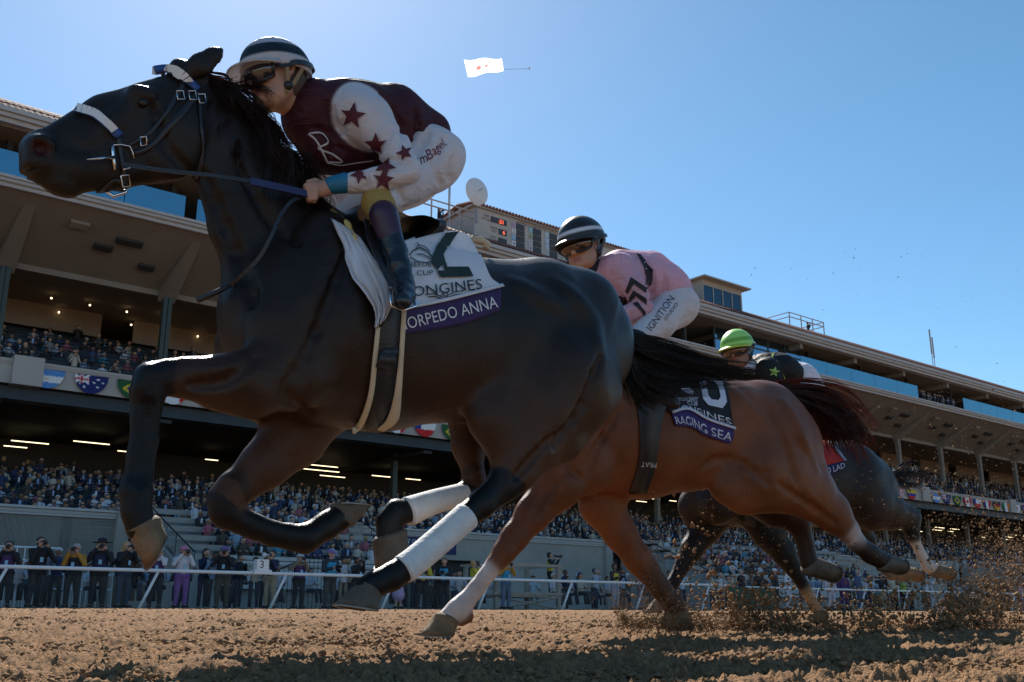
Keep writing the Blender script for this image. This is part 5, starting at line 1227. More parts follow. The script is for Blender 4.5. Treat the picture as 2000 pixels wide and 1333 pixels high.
    fl, at3 = sheet(bv, f, [[(645, 432, .12), (672, 448, .16), (700, 470, .25)], [(668, 490, .3), (705, 500, .3), (742, 530, .3)], [(685, 540, .3), (720, 545, .33), (768, 552, .33)], [(708, 575, .3), (735, 580, .34), (764, 590, .33)], [(728, 612, .3), (742, 610, .32), (756, 612, .33)], [(728, 642, .3), (738, 636, .31), (746, 628, .32)]], 16, 30, wc_, 'cloth_flap', c1, .014, smooth=3, ripple=.022)
    mb = MB(); mb.tube([Vector(f.world(f.loc(x, y, w)[0])[0]) for x, y, w in ((922, 468, .06), (940, 470, .06), (952, 478, .05), (948, 486, .05))], .016, 8); mb.build('saddle_roll', CREAM, root, True)
    return root, body, bv
horse_a, body_a, bv_a = horse1()

q = [Vector(H1.world(H1.loc(x, y, w)[0])[0]) for x, y, w in ((386, 587, .06), (425, 570, .06), (452, 556, .08), (520, 480, -.12), (590, 400, -.10))]
WH = empty('riding_whip', q[0], 0, 'short dark riding whip crossing the chest of the dark leading horse', 'whip'); mb = MB(); mb.tube(q[:3], [.011, .010, .007], 10); mb.build('handle', LEATH, WH, True); mb = MB(); mb.tube(q[2:], [.006, .005, .005], 8); mb.build('shaft', LEATH, WH, True)

# ---------------------------------------------------------------- horse two: the bay
H2 = Frame(1.66, 6.25, 26)
BAY = [(.165, .054, .021), (.035, .016, .010), (.55, .46, .42), (.085, .034, .018), (.025, .014, .010), (.16, .03, .035)]
def leg(f, pts, sy, k, col): return f.chain(pts, sy, k, col)
def horse2():
    f = H2; ch = f.chain; P = []
    P += ch([(1120, 850, 92, 0), (1180, 848, 112, 0), (1250, 850, 121, 0), (1330, 848, 108, 0), (1420, 848, 104, 0), (1490, 848, 102, 0), (1530, 868, 82, 0), (1556, 880, 48, 0)], .78, .05)
    for mr in (False, True):
        P += ch([(1190, 800, 50, .12), (1120, 880, 56, .12), (1150, 920, 46, .13)], .8, .06, 0, mirror=mr)
        P += ch([(1450, 820, 60, .13), (1520, 850, 56, .13)], .7, .06, 0, mirror=mr)
    P += ch([(1075, 885, 26, .08), (1090, 905, 24, .08)], .9, .04, 0)
    P += ch([(1130, 800, 88, 0), (1060, 740, 66, 0), (985, 690, 48, 0), (935, 655, 40, 0)], .42, .05, 0)
    P += ch([(930, 665, 48, 0), (890, 680, 46, 0), (830, 720, 34, 0), (790, 745, 26, 0)], .48, .03, 0)
    for mr in (False, True): P += ch([(940, 620, 10, .05), (955, 600, 3, .07)], .5, .012, 0, mirror=mr)
    a = .15     # near fore with white stocking, landing
    P += ch([(1135, 900, 62, .13), (1090, 945, 48, a), (1040, 1005, 33, a), (1005, 1050, 25, a), (985, 1078, 24, a)], .75, .04, 0)
    P += ch([(988, 1075, 23, a), (970, 1098, 20, a)], .9, .015, 0, bias=.004)
    P += ch([(962, 1108, 18, a), (930, 1150, 17, a), (905, 1180, 20, a), (893, 1192, 22, a), (868, 1212, 19, a)], .85, .015, 2)
    P += ch([(912, 1205, 14, a), (900, 1212, 12, a)], .9, .015, 0)
    b = -.14    # far fore, planted
    P += ch([(1190, 930, 60, b), (1175, 985, 44, b), (1210, 1040, 33, b), (1245, 1090, 27, b), (1260, 1110, 26, b)], .78, .04, 0)
    P += ch([(1262, 1110, 25, b), (1290, 1150, 21, b), (1315, 1180, 22, b), (1326, 1205, 22, b)], .85, .02, 3)
    c = .14     # near hind, pushing off behind
    P += ch([(1500, 860, 88, .12), (1480, 920, 78, c), (1530, 930, 70, c), (1580, 960, 52, c), (1625, 1000, 37, c), (1656, 1035, 25, c)], .72, .05, 0)
    P += ch([(1420, 945, 42, .14), (1450, 960, 46, .15)], .6, .05, 0)
    P += ch([(1560, 890, 50, .1), (1600, 950, 30, .12)], .8, .04, 0)
    P += ch([(1656, 1036, 22, c), (1672, 1056, 18, c)], .85, .02, 2, bias=.002)  # lit patch on the hock, its brightness painted in as white coat colour
    P += ch([(1672, 1060, 18, c), (1700, 1082, 19, c), (1728, 1098, 18, c)], .85, .02, 4)
    e = -.13    # far hind folded under
    P += ch([(1450, 930, 70, -.1), (1510, 985, 40, e), (1560, 1020, 26, e)], .75, .05, 1)
    P += ch([(1560, 1022, 24, e), (1572, 1060, 18, e), (1580, 1098, 19, e)], .85, .02, 4)
    S = ch([(1390, 900, 5, .34), (1450, 890, 6, .34), (1500, 925, 6, .32)], 1, .03, None)+ch([(1300, 800, 5, .36), (1180, 900, 6, .34)], 1, .03, None)
    base = list(P)
    for pts, r_, o_ in (([(1430, 770), (1450, 800), (1490, 830)], .035, .3), ([(1190, 790), (1150, 850), (1130, 890)], .03, .3), ([(1530, 790), (1560, 850), (1590, 920)], .03, .3), ([(1240, 930), (1320, 925), (1380, 900)], .008, .8), ([(1130, 920), (1090, 960), (1050, 1010)], .009, .8), ([(1560, 940), (1600, 985), (1640, 1020)], .009, .8)): P += relief(f, base, pts, r_, o_, .02 if r_ < .01 else .05)
    for pts, r_, o_ in (([(1372, 915), (1400, 898), (1450, 905), (1500, 945)], .020, -.4), ([(1210, 800), (1165, 880), (1150, 930)], .018, -.4), ([(1500, 800), (1535, 870), (1555, 940)], .018, -.4), ([(1110, 915), (1070, 960), (1040, 1010)], .012, -.4), ([(1520, 945), (1580, 985), (1630, 1020)], .014, -.4), ([(1215, 1050), (1260, 1110), (1290, 1150)], .008, -.3), ([(1100, 870), (1110, 910), (1140, 940)], .012, -.4)): S += relief(f, base, pts, r_, o_, .03)
    V, F = sdf_mesh(P, .0145, S); C = nearest_col(V, P, BAY, (), .005)
    n = (vnoise(V*4, 3)-.5)[:, None]; lum = C[:, :1] > .12; C = np.where(lum & (C[:, :1] < .3), C*(1+.35*n), C)
    root = empty('racehorse', tuple(f.world(np.array((0., 0., gz(5))))[0]), f.rz, 'chestnut bay racehorse in the middle with black number cloth and white front stocking', 'horse')
    body = mesh_obj('body', f.world(V), F, coat('bay_coat', .40), root, True, C); bv = bvh_of([body])
    hoof(f, (849, 1202), (893, 1220), (819, 1243), (884, 1244), a, HOOFD, root); hoof(f, (1306, 1200), (1347, 1202), (1306, 1233), (1346, 1228), b, HOOFD, root)
    hoof(f, (1722, 1116), (1736, 1082), (1758, 1122), (1754, 1090), c, HOOF, root); hoof(f, (1577, 1124), (1592, 1088), (1628, 1138), (1624, 1100), e, HOOF, root)
    TM = hairmat('chestnut_tail_hair', (.035, .012, .007), (.40, .09, .025))
    hair(f, [[(1515, 752, 0), (1570, 755, .03), (1620, 775, .04), (1665, 815, .03), (1700, 860, .0)], [(1530, 762, .02), (1580, 775, .05), (1625, 800, .05), (1655, 840, .04), (1668, 872, .02)],
             [(1540, 770, .0), (1585, 788, .03), (1620, 812, .02), (1640, 838, .0), (1650, 858, .0)], [(1555, 778, .0), (1580, 794, .0), (1600, 812, .0), (1612, 828, .0), (1622, 842, .0)]], 2400, .0021, 8, 'tail', TM, root, .028, .02, 12, .25, (.7, 1.08))
    hair(f, [[(x, y, 0), (x+30, y-18, .03), (x+55, y+5, .05)] for x, y in ((950, 640), (1000, 660), (1060, 690), (1110, 720))], 300, .002, 9, 'mane', TM, root, .02, .02, 8)
    band(bv, f, [(1272, 770), (1268, 840), (1264, 900), (1245, 962)], [66, 40, 36, 34], LEATH, 'girth', root, .006, .008, 20, wfb=.1)
    cv = {}
    prt = px_text('PRAT', 1279, 902, 13, R(184)*-1); 
    px_decal(bv, prt, mat('strap_print', (.55, .55, .55), var=.03), root, 'strap_lettering', .024, 0)
    sP = ch([(1250, 742, 20, 0), (1290, 748, 18, 0), (1330, 745, 14, 0)], 3.4, .04); V, F = sdf_mesh(sP, .016); mesh_obj('saddle', f.world(V), F, LEATH, root, True)
    bk = mat('black_number_cloth', (.008, .009, .013), .8, var=.1, scale=5, bump=.2, bscale=20); pu = mat('violet_band', (.035, .02, .14), .75, var=.1); wh = mat('pale_print', (.62, .62, .70), .8, var=.03)
    c1, at = sheet(bv, f, [[(1285, 735, .1), (1340, 728, .1), (1412, 736, .05)], [(1290, 770, .3), (1350, 770, .3), (1422, 775, .3)], [(1300, 800, .3), (1340, 796, .3), (1375, 806, .3), (1428, 822, .3)], [(1308, 808, .3), (1340, 800, .3), (1378, 820, .3), (1432, 838, .3)]], 36, 26, bk, 'number_cloth', root, .012, smooth=6, ripple=.006)
    c2, at2 = sheet(bv, f, [[(1308, 808, .3), (1340, 801, .3), (1378, 821, .3), (1432, 838, .3)], [(1314, 822, .3), (1345, 826, .3), (1380, 842, .3), (1430, 856, .3)], [(1316, 832, .3), (1348, 836, .3), (1382, 854, .3), (1424, 867, .3)]], 30, 8, pu, 'name_band', root, .010, smooth=4, ripple=.004)
    band(bv, f, [(1308, 808), (1340, 801), (1378, 821), (1432, 838)], 5, wh, 'piping', c1, .022, .004, 18)
    def ring(cx, cy, a, b, th): 
        o = [(cx-a, cy-b*.6), (cx-a*.55, cy-b), (cx+a*.55, cy-b), (cx+a, cy-b*.6), (cx+a, cy+b*.6), (cx+a*.55, cy+b), (cx-a*.55, cy+b), (cx-a, cy+b*.6)]
        i = [(cx+(x-cx)*th, cy+(y-cy)*(th+.08)) for x, y in o]; return [[o[k], o[(k+1) % 8], i[(k+1) % 8], i[k]] for k in range(8)]
    cloth_poly(at, ring(.79, .29, .16, .24, .5), wh, c1, 'number', .006)
    cloth_text(at, "BREEDERS'", .18, .56, .42, .52, wh, c1); cloth_text(at, "CUP", .34, .54, .52, .62, wh, c1); cloth_text(at, "LONGINES", .12, .97, .64, .86, wh, c1, slope=.01)
    cloth_poly(at, [[(.30, .18), (.40, .16), (.52, .34), (.48, .36)], [(.30, .26), (.38, .26), (.50, .38), (.42, .38)], [(.36, .89), (.52, .92), (.52, .96)], [(.72, .89), (.56, .92), (.56, .96)], [(.51, .88), (.57, .88), (.57, .99), (.51, .99)]], wh, c1, 'emblem')
    cloth_text(at2, "RAGING SEA", .02, .98, .25, .80, wh, c2)
    return root, body, bv
horse_b, body_b, bv_b = horse2()
# ---------------------------------------------------------------- horse three: dark, far right
H3 = Frame(2.97, 8.3, 26)
D3 = [(.026, .015, .011), (.007, .006, .006), (.60, .50, .42), (.035, .018, .012), (.45, .28, .15)]
def horse3():
    f = H3; ch = f.chain; P = []
    P += ch([(1395, 960, 56, 0), (1450, 952, 76, 0), (1530, 950, 84, 0), (1600, 945, 80, 0), (1660, 942, 78, 0), (1700, 950, 56, 0), (1722, 960, 36, 0)], .78, .05)
    for mr in (False, True): P += ch([(1680, 920, 42, .13), (1715, 955, 36, .13)], .7, .06, 0, mirror=mr); P += ch([(1440, 930, 40, .12), (1400, 985, 42, .12)], .8, .06, 0, mirror=mr)
    P += ch([(1410, 930, 60, 0), (1360, 890, 46, 0), (1310, 860, 34, 0)], .42, .05, 0); P += ch([(1308, 865, 34, 0), (1275, 885, 30, 0), (1235, 915, 22, 0)], .48, .03, 0)
    a = -.12    # foreleg reaching forward
    P += ch([(1410, 985, 44, a), (1378, 1030, 32, a), (1350, 1075, 22, a), (1335, 1100, 17, a)], .78, .04, 1); P += ch([(1335, 1100, 17, a), (1315, 1138, 13, a), (1298, 1165, 12, a), (1285, 1180, 12, a)], .85, .02, 1)
    b = .13     # near fore straight under
    P += ch([(1470, 990, 44, b), (1500, 1040, 33, b), (1530, 1080, 24, b), (1548, 1108, 18, b)], .78, .04, 1); P += ch([(1548, 1108, 17, b), (1572, 1150, 12, b)], .85, .02, 1); P += ch([(1572, 1150, 12, b), (1590, 1182, 12, b), (1598, 1196, 12, b)], .85, .02, 4)
    c = .14
    P += ch([(1680, 960, 62, .12), (1700, 985, 50, c), (1735, 998, 36, c), (1765, 1008, 24, c), (1782, 1012, 18, c)], .74, .05, 0); P += ch([(1782, 1008, 17, c), (1780, 1035, 16, c), (1784, 1050, 13, c)], .9, .02, 1)
    P += ch([(1786, 1055, 11, c), (1800, 1085, 10, c), (1812, 1106, 12, c), (1828, 1114, 11, c)], .85, .02, 2)
    e = -.13
    P += ch([(1640, 970, 58, -.1), (1660, 1020, 36, e), (1690, 1055, 24, e)], .76, .05, 1); P += ch([(1690, 1055, 18, e), (1705, 1085, 15, e), (1735, 1112, 15, e)], .85, .02, 1); P += ch([(1735, 1112, 14, e), (1752, 1118, 13, e)], .85, .02, 2)
    V, F = sdf_mesh(P, .019); C = nearest_col(V, P, D3, (), .004)
    root = empty('racehorse', tuple(f.world(np.array((0., 0., gz(6.5))))[0]), f.rz, 'black racehorse at the rear with red cloth and one tall white hind stocking', 'horse')
    body = mesh_obj('body', f.world(V), F, coat('black_coat', .44), root, True, C); bv = bvh_of([body])
    hoof(f, (1274, 1176), (1294, 1186), (1260, 1196), (1286, 1198), a, HOOFD, root); hoof(f, (1588, 1196), (1612, 1196), (1584, 1215), (1611, 1215), b, HOOFD, root)
    hoof(f, (1822, 1126), (1832, 1102), (1854, 1133), (1852, 1108), c, HOOFD, root); hoof(f, (1744, 1134), (1750, 1104), (1793, 1137), (1790, 1110), e, HOOFD, root)
    TM = mat('black_tail_hair_far', (.009, .007, .007), .4, var=.3, scale=20)
    hair(f, [[(1740, 935, 0), (1765, 925, .0), (1800, 930, .0), (1835, 950, .0)], [(1742, 945, .0), (1770, 945, .0), (1795, 955, .0), (1815, 975, .0)]], 260, .003, 12, 'tail', TM, root, .03, .03, 8, .3, (.3, .75))
    rd = mat('red_cloth', (.40, .02, .015), .8, var=.15); nv = mat('navy_band', (.012, .014, .07), .8, var=.1); gr = mat('grey_edge', (.25, .29, .36), .7); wh = mat('pale_print_far', (.55, .55, .62), .8, var=.02)
    c1, at = sheet(bv, f, [[(1540, 858, .1), (1590, 855, .05), (1618, 868, .05)], [(1545, 885, .3), (1600, 880, .3), (1632, 885, .3)], [(1550, 912, .3), (1602, 912, .3), (1646, 902, .3)]], 20, 12, rd, 'number_cloth', root, .014, smooth=3, ripple=.006)
    band(bv, f, [(1618, 868), (1632, 884), (1647, 903)], 7, gr, 'piping', c1, .026, .004, 10)
    c2, at2 = sheet(bv, f, [[(1552, 912, .3), (1602, 912, .3), (1648, 902, .3)], [(1556, 930, .3), (1606, 932, .3), (1650, 916, .3)]], 18, 5, nv, 'name_band', root, .014, smooth=3)
    cloth_text(at2, "N D LAD", .42, .97, .2, .85, wh, c2)
    band(bv, f, [(1480, 870), (1476, 940), (1462, 1026)], 26, LEATH, 'girth', root, .006, .008, 14)
    return root, body, bv
horse_c, body_c, bv_c = horse3()
# ================================================================ jockeys
def head_parts(f, C, fwd, up, s):
    fwd = np.array(fwd, float); fwd /= np.linalg.norm(fwd); up = np.array(up, float); up -= fwd*(up@fwd); up /= np.linalg.norm(up); side = np.cross(fwd, up)
    def T(x, y, z): return C+s*(x*side+y*fwd+z*up)
    def pr(a, b, ra, rb, k=.02, col=0): return (T(*a), T(*b), ra*s, rb*s, 1., k, col)
    P = [pr((0, -.02, .03), (0, .02, .03), .088, .084), pr((0, .03, -.02), (0, .04, -.07), .068, .050, .03), pr((-.03, .045, -.085), (.03, .045, -.085), .034, .034, .02), pr((0, .072, -.105), (0, .078, -.10), .020, .020, .02),
         pr((0, .092, .0), (0, .112, -.035), .010, .014, .012), pr((-.012, .104, -.04), (.012, .104, -.04), .009, .009, .008),
         pr((-.04, .07, .028), (.04, .07, .028), .018, .018, .015), pr((-.045, .055, -.02), (-.035, .06, -.045), .022, .018, .02), pr((.045, .055, -.02), (.035, .06, -.045), .022, .018, .02),
         pr((-.018, .090, -.069), (.018, .090, -.069), .0055, .0055, .01, 1), pr((-.015, .088, -.079), (.015, .088, -.079), .006, .006, .01, 1),
         pr((-.082, -.005, -.005), (-.086, -.015, .02), .014, .018, .008), pr((.082, -.005, -.005), (.086, -.015, .02), .014, .018, .008), pr((-.06, .01, -.06), (-.035, .045, -.095), .03, .024, .03), pr((.06, .01, -.06), (.035, .045, -.095), .03, .024, .03)]
    S = [pr((-.091, -.004, .006), (-.092, -.008, .016), .006, .007, .006, None), pr((.091, -.004, .006), (.092, -.008, .016), .006, .007, .006, None), pr((-.022, .099, -.0765), (.022, .099, -.0765), .0028, .0028, .004, None)]
    return P, S, T
def helmet(f, T, s, colf, m, root, goggle_m, strapc, trans=True):
    """dome with brim, chin strap, goggles"""
    nU, nV = 48, 22; V = []; C = []
    for j in range(nV+1):
        e = math.pi/2*(1-j/nV*1.13)
        for i in range(nU):
            a = 2*math.pi*i/nU; x = .118*math.cos(e)*math.sin(a); y = .142*math.cos(e)*math.cos(a)-.012; z = .125*math.sin(e)+.038
            if e < 0: z -= .012*max(0, -math.cos(a)); 
            ridge = 1+.010*math.cos(6*a)*math.cos(e)**2; V.append(f.world(T(x*ridge, y*ridge, z))[0]); C.append(colf(a, e, j/nV))
    F = [(j*nU+i, j*nU+(i+1) % nU, (j+1)*nU+(i+1) % nU, (j+1)*nU+i) for j in range(nV) for i in range(nU)]
    h = mesh_obj('helmet', V, F, m, root, True, C); md = h.modifiers.new('t', 'SOLIDIFY'); md.thickness = .008
    V = []; C = []; nb = 22                                     # peak
    for j in range(6):
        for i in range(nb+1):
            a = -1.15+2.3*i/nb; r_ = 1+.42*j/5*max(0, math.cos(a*1.15))**.7; V.append(f.world(T(.117*math.sin(a)*r_, .140*math.cos(a)*r_-.012, .030-.022*(j/5)**1.5-.02*(a/1.15)**2*0+.010*math.cos(a*1.3)))[0]); C.append(colf(a, -9, j/5))
    F = [(j*(nb+1)+i, j*(nb+1)+i+1, (j+1)*(nb+1)+i+1, (j+1)*(nb+1)+i) for j in range(5) for i in range(nb)]
    b = mesh_obj('peak', V, F, m, h, True, C); md = b.modifiers.new('t', 'SOLIDIFY'); md.thickness = .007
    mb = MB()
    for sx in (-1, 1): mb.strap([Vector(f.world(T(sx*.108, .02, .02))[0]), Vector(f.world(T(sx*.096, .015, -.03))[0]), Vector(f.world(T(sx*.075, .02, -.085))[0]), Vector(f.world(T(sx*.03, .045, -.118))[0]), Vector(f.world(T(0, .055, -.122))[0])], Vector(f.world(T(sx*.9, 0, -.3))[0]-f.world(T(0, 0, 0))[0]), .017*s, .004)
    for sx in (-1, 1): mb.strap([Vector(f.world(T(sx*.108, -.05, .01))[0]), Vector(f.world(T(sx*.092, -.01, -.05))[0]), Vector(f.world(T(sx*.080, .02, -.08))[0])], Vector(f.world(T(sx, 0, 0))[0]-f.world(T(0, 0, 0))[0]), .015*s, .004)
    mb.build('chin_strap', strapc, root)
    for sx in (-1, 1): mb = MB(); mb.ball(f.world(T(sx*.088, .012, -.06))[0], .018*s, 10, 8); mb.build('strap_cup', LEATH, root, True)
    # goggles: curved lens and frame, elastic round the helmet
    def arc(z, r, a0, a1, n): return [f.world(T(r*math.sin(a), r*1.02*math.cos(a)+.012, z))[0] for a in np.linspace(a0, a1, n)]
    nn = 22; G = []
    for q in np.linspace(0, 1, 7):
        zz = .036-.078*q; rr = .094+.022*math.sin(math.pi*q); row = []
        for a in np.linspace(-1.02, 1.02, nn):
            sh = 1-(abs(a)/1.02)**4*.35; z2 = .0+(zz+.001)*sh-(.010*(1-min(1, abs(a)/.28)) if q > .7 else 0)*-1; row.append(f.world(T(rr*math.sin(a), rr*1.05*math.cos(a)+.012, z2))[0])
        G.append(row)
    V, F = grid_mesh(np.array(G)); g = mesh_obj('goggles', V, F, goggle_m, root, True)
    edge = [tuple(v) for v in G[0]]+[tuple(r_[-1]) for r_ in G[1:]]+[tuple(v) for v in G[-1][::-1]]+[tuple(r_[0]) for r_ in G[::-1][1:]]
    mb = MB(); mb.tube(edge, .0065*s, 8); mb.build('goggle_frame', LEATH, g, True)
    pts = []
    for a in np.linspace(1.0, 2*math.pi-1.0, 30):
        k = abs(a-math.pi)/(math.pi-1); pts.append(Vector(f.world(T((.128 if k < .75 else .112)*math.sin(a), (.150 if k < .75 else .125)*math.cos(a)-.008, .055-.05*k))[0]))
    c0 = Vector(f.world(T(0, 0, .0))[0]); mb = MB(); mb.strap(pts, [(p-c0).normalized() for p in pts], .020*s, .004); mb.build('goggle_strap', LEATH, g)
    return h
def limb(f, pts, sy=1., k=.02, col=0, mirror=False, bias=0): return f.chain(pts, sy, k, col, mirror, bias)
def cloth_mat(name, attr=False, col=(.5, .5, .5), rough=.62):
    m = mat(name, col, rough, attr=attr, var=.05, scale=6); t = m.node_tree; b = t.nodes['Principled BSDF']
    tc = t.nodes.new('ShaderNodeTexCoord'); mp = t.nodes.new('ShaderNodeMapping'); mp.inputs['Scale'].default_value = (5, 7, 11); n = t.nodes.new('ShaderNodeTexNoise'); n.inputs['Scale'].default_value = 1.3; n.inputs['Detail'].default_value = 2.2; n.inputs['Distortion'].default_value = 2.2
    bp = t.nodes.new('ShaderNodeBump'); bp.inputs['Strength'].default_value = .42; bp.inputs['Distance'].default_value = .04
    t.links.new(tc.outputs['Object'], mp.inputs[0]); t.links.new(mp.outputs[0], n.inputs['Vector']); t.links.new(n.outputs[0], bp.inputs['Height']); t.links.new(bp.outputs[0], b.inputs['Normal'])
    tr = t.nodes.new('ShaderNodeBsdfTranslucent'); mx = t.nodes.new('ShaderNodeMixShader'); mx.inputs[0].default_value = .34
    src = b.inputs['Base Color'].links[0].from_socket; t.links.new(src, tr.inputs[0]); t.links.new(b.outputs[0], mx.inputs[1]); t.links.new(tr.outputs[0], mx.inputs[2]); t.links.new(mx.outputs[0], t.nodes['Material Output'].inputs[0]); return m
SKJ = [(.46, .25, .17), (.38, .14, .11)]; SKD = [(.26, .13, .08), (.22, .09, .07)]
skin_attr = mat('jockey_skin', attr=True, rough=.5, var=.1, scale=20, bump=.1, bscale=90)
GOG = mat('smoked_goggle', (.03, .025, .03), .06, spec=.9, var=0, coat=1.); GOGC = mat('mirrored_goggle', (.16, .12, .11), .08, metal=.8, var=.1, scale=8)
def fist(f, x, y, w, s, mirror=False):
    """closed hand, four fingers stacked under the thumb, rein running through"""
    P = limb(f, [(x+20*s, y-6*s, 15*s, w+.012), (x+4*s, y-2*s, 15*s, w+.012)], .62, .008, 0, mirror)
    for i, (dy, r_) in enumerate(((-13, 5.4), (-4, 5.8), (5.5, 5.5), (14, 4.8))):
        P += limb(f, [(x+6*s, y+dy*s, r_*s, w+.028), (x-14*s+i*2*s, y+(dy+2)*s, r_*s, w+.022), (x-16*s+i*2*s, y+(dy+5)*s, r_*s*.95, w-.006), (x+1*s+i*s, y+(dy+6)*s, r_*s*.85, w-.012)], 1, .004, 0, mirror)
    P += limb(f, [(x+22*s, y-12*s, 7*s, w-.005), (x+4*s, y-20*s, 6.2*s, w-.006), (x-10*s, y-18*s, 5.2*s, w-.002)], 1, .005, 0, mirror)
    return P
def jockey1():
    f = H1; root = empty('person', tuple(f.world(f.loc(790, 400, 0)[0])[0]), f.rz, 'jockey in maroon and white starred silks crouching on the leading dark horse', 'person', None)
    s = 1.0; C, _ = f.loc(537, 157, .02); fwd = (.96, .20, -.22); up = (.22, .0, .97)
    HP, HS, T = head_parts(f, C, fwd, up, s)
    torso = [(612, 215, 58, 0), (690, 245, 74, 0), (755, 262, 70, 0), (815, 290, 60, 0)]
    near_arm = [(700, 228, 42, .15), (765, 285, 33, .23), (796, 332, 27, .29)]; fore = [(795, 336, 26, .29), (735, 352, 24, .25), (690, 358, 20, .20), (655, 364, 14, .155)]
    thigh = [(835, 318, 56, .08), (790, 352, 44, .12), (742, 388, 30, .21)]; shin = [(738, 394, 29, .21), (757, 440, 25, .28), (775, 500, 19, .31), (785, 545, 16, .33)]; foot = [(786, 550, 18, .33), (790, 578, 19, .37), (784, 590, 16, .42)]
    B = []
    B += limb(f, [(x, y, r_*.74, w) for x, y, r_, w in torso], 1.2, .05)
    for mr in (False, True):
        B += limb(f, [(x, y, r_*.62, w) for x, y, r_, w in near_arm+fore], 1, .02, 0, mr); B += limb(f, [(x, y, r_*.70, w) for x, y, r_, w in thigh+shin+foot], 1, .02, 0, mr); B += fist(f, 612, 374, .13, 1, mr)+limb(f, [(660, 363, 13.5, .155), (628, 370, 12.5, .14)], 1, .02, 0, mr)
    nk, _ = f.loc(600, 215, 0); B.append((T(0, -.02, -.07), nk, .056, .062, 1, .03, 0)); B += HP
    V, F = sdf_mesh(B, .0075, HS); mesh_obj('body', f.world(V), F, skin_attr, root, True, nearest_col(V, B, SKJ))
    # silks
    MA, WT = (.065, .008, .018), (.80, .80, .86)
    J = limb(f, torso, 1.25, .05, 0)+limb(f, [(660, 205, 40, 0), (760, 218, 42, 0), (830, 262, 40, 0)], 1.5, .05, 0)
    J += limb(f, [(600, 240, 46, 0), (640, 290, 46, 0), (700, 300, 46, 0)], 1.1, .04, 0)
    for mr in (False, True): J += limb(f, [(695, 222, 48, .13), (718, 235, 46, .16)]+near_arm[1:], 1, .03, 1, mr, .012)+limb(f, fore, 1, .012, 1, mr, .01)
    base = list(J); S = []
    for pts, r_ in (([(770, 250), (740, 290), (728, 318)], .012), ([(640, 200), (655, 250), (650, 300)], .012), ([(740, 190), (775, 230), (790, 280)], .012), ([(808, 215), (815, 250), (812, 280)], .010), ([(760, 322), (785, 312), (806, 322)], .007), ([(758, 336), (780, 326), (800, 330)], .006), ([(735, 340), (742, 352), (740, 366)], .006), ([(712, 345), (716, 356), (712, 368)], .005), ([(690, 200), (672, 230), (668, 262)], .009), ([(612, 250), (640, 262), (668, 300)], .009)): S += relief(f, base, pts, r_, -.15, .02)
    V, F = sdf_mesh(J, .0085, S); C_ = nearest_col(V, J, [MA, WT], (), .002); jm = cloth_mat('maroon_silks', True); js = mesh_obj('silks', f.world(V), F, jm, root, True, C_)
    bj = bvh_of([js]); red_ = mat('maroon_print', (.085, .008, .018), .7, var=.04)
    px_decal(bj, [star(690, 227, 26, .15), star(735, 283, 23, 0), star(752, 326, 21, .5), star(748, 352, 22, 2.6), star(702, 342, 18, -.5), star(790, 300, 16, .9)], red_, js, 'star', .006, 2)
    wp = mat('white_script', (.55, .50, .50), .7, var=.02)
    def stroke(bvh, pts, w, m, par, name, n=24, off=.004):
        C2 = cubic(pts, n); P = []; N = []
        for x, y in C2:
            p, nn = hit(bvh, x, y, off)
            if p is None: continue
            P.append(p); N.append(nn)
        if len(P) > 2: mb = MB(); mb.strap(P, N, w, .001); return mb.build(name, m, par, True)
    stroke(bj, [(603, 262), (618, 275), (632, 300), (640, 318)], .008, wp, js, 'monogram'); stroke(bj, [(605, 261), (628, 262), (640, 280), (622, 290), (645, 300), (668, 316), (640, 316)], .007, wp, js, 'monogram'); stroke(bj, [(640, 318), (665, 322), (695, 318), (728, 314)], .005, wp, js, 'monogram')
    # breeches
    G = limb(f, [(800, 292, 54, 0), (848, 316, 52, 0)], 1.55, .05)
    for mr in (False, True): G += limb(f, [(x, y, r_*1.04, w) for x, y, r_, w in [(845, 312, 56, .09)]+thigh], 1, .04, 0, mr)+limb(f, [(740, 388, 31, .21), (744, 396, 31, .22)], 1, .02, 0, mr)
    base = list(G); S = []
    for pts, r_ in (([(870, 270), (850, 320), (860, 360)], .010), ([(838, 262), (815, 300), (790, 320)], .010), ([(800, 330), (780, 360), (790, 395)], .009), ([(770, 350), (757, 375), (765, 398)], .008), ([(890, 300), (880, 330), (876, 352)], .007)): S += relief(f, base, pts, r_, -.15, .02)
    V, F = sdf_mesh(G, .0085, S); br = mesh_obj('breeches', f.world(V), F, cloth_mat('white_breeches', False, (.80, .81, .87), .7), root, True); bb = bvh_of([br])
    t_ = px_text('ter', 795, 330, 25, R(22), .9, .3)+px_text('m', 822, 322, 27, R(24), .8, .3)+px_text('B', 836, 314, 27, R(30), .9, .3)+px_text('agel.', 848, 304, 26, R(38), .75, .3); px_decal(bb, t_, mat('maroon_script', (.12, .01, .05), .7, var=.02), br, 'lettering', .003, 0)
    # wrist band, boots
    for nm, pts, m in (('wrist_band', [(674, 358, 20.5, .185), (650, 362, 18, .155)], mat('blue_band', (.01, .16, .30), .5, var=.05)), ('knee_band', [(738, 396, 33, .22), (748, 416, 30.5, .25)], mat('ochre_band', (.36, .24, .06), .6, var=.1, bump=.3, bscale=30)), ('boot_cuff', [(749, 420, 29, .275), (762, 462, 25, .29)], mat('maroon_leather', (.035, .010, .035), .35, var=.1))):
        for mr in (False, True): V, F = sdf_mesh(limb(f, pts, 1, .01, 0, mr), .008); mesh_obj(nm, f.world(V), F, m, root, True)
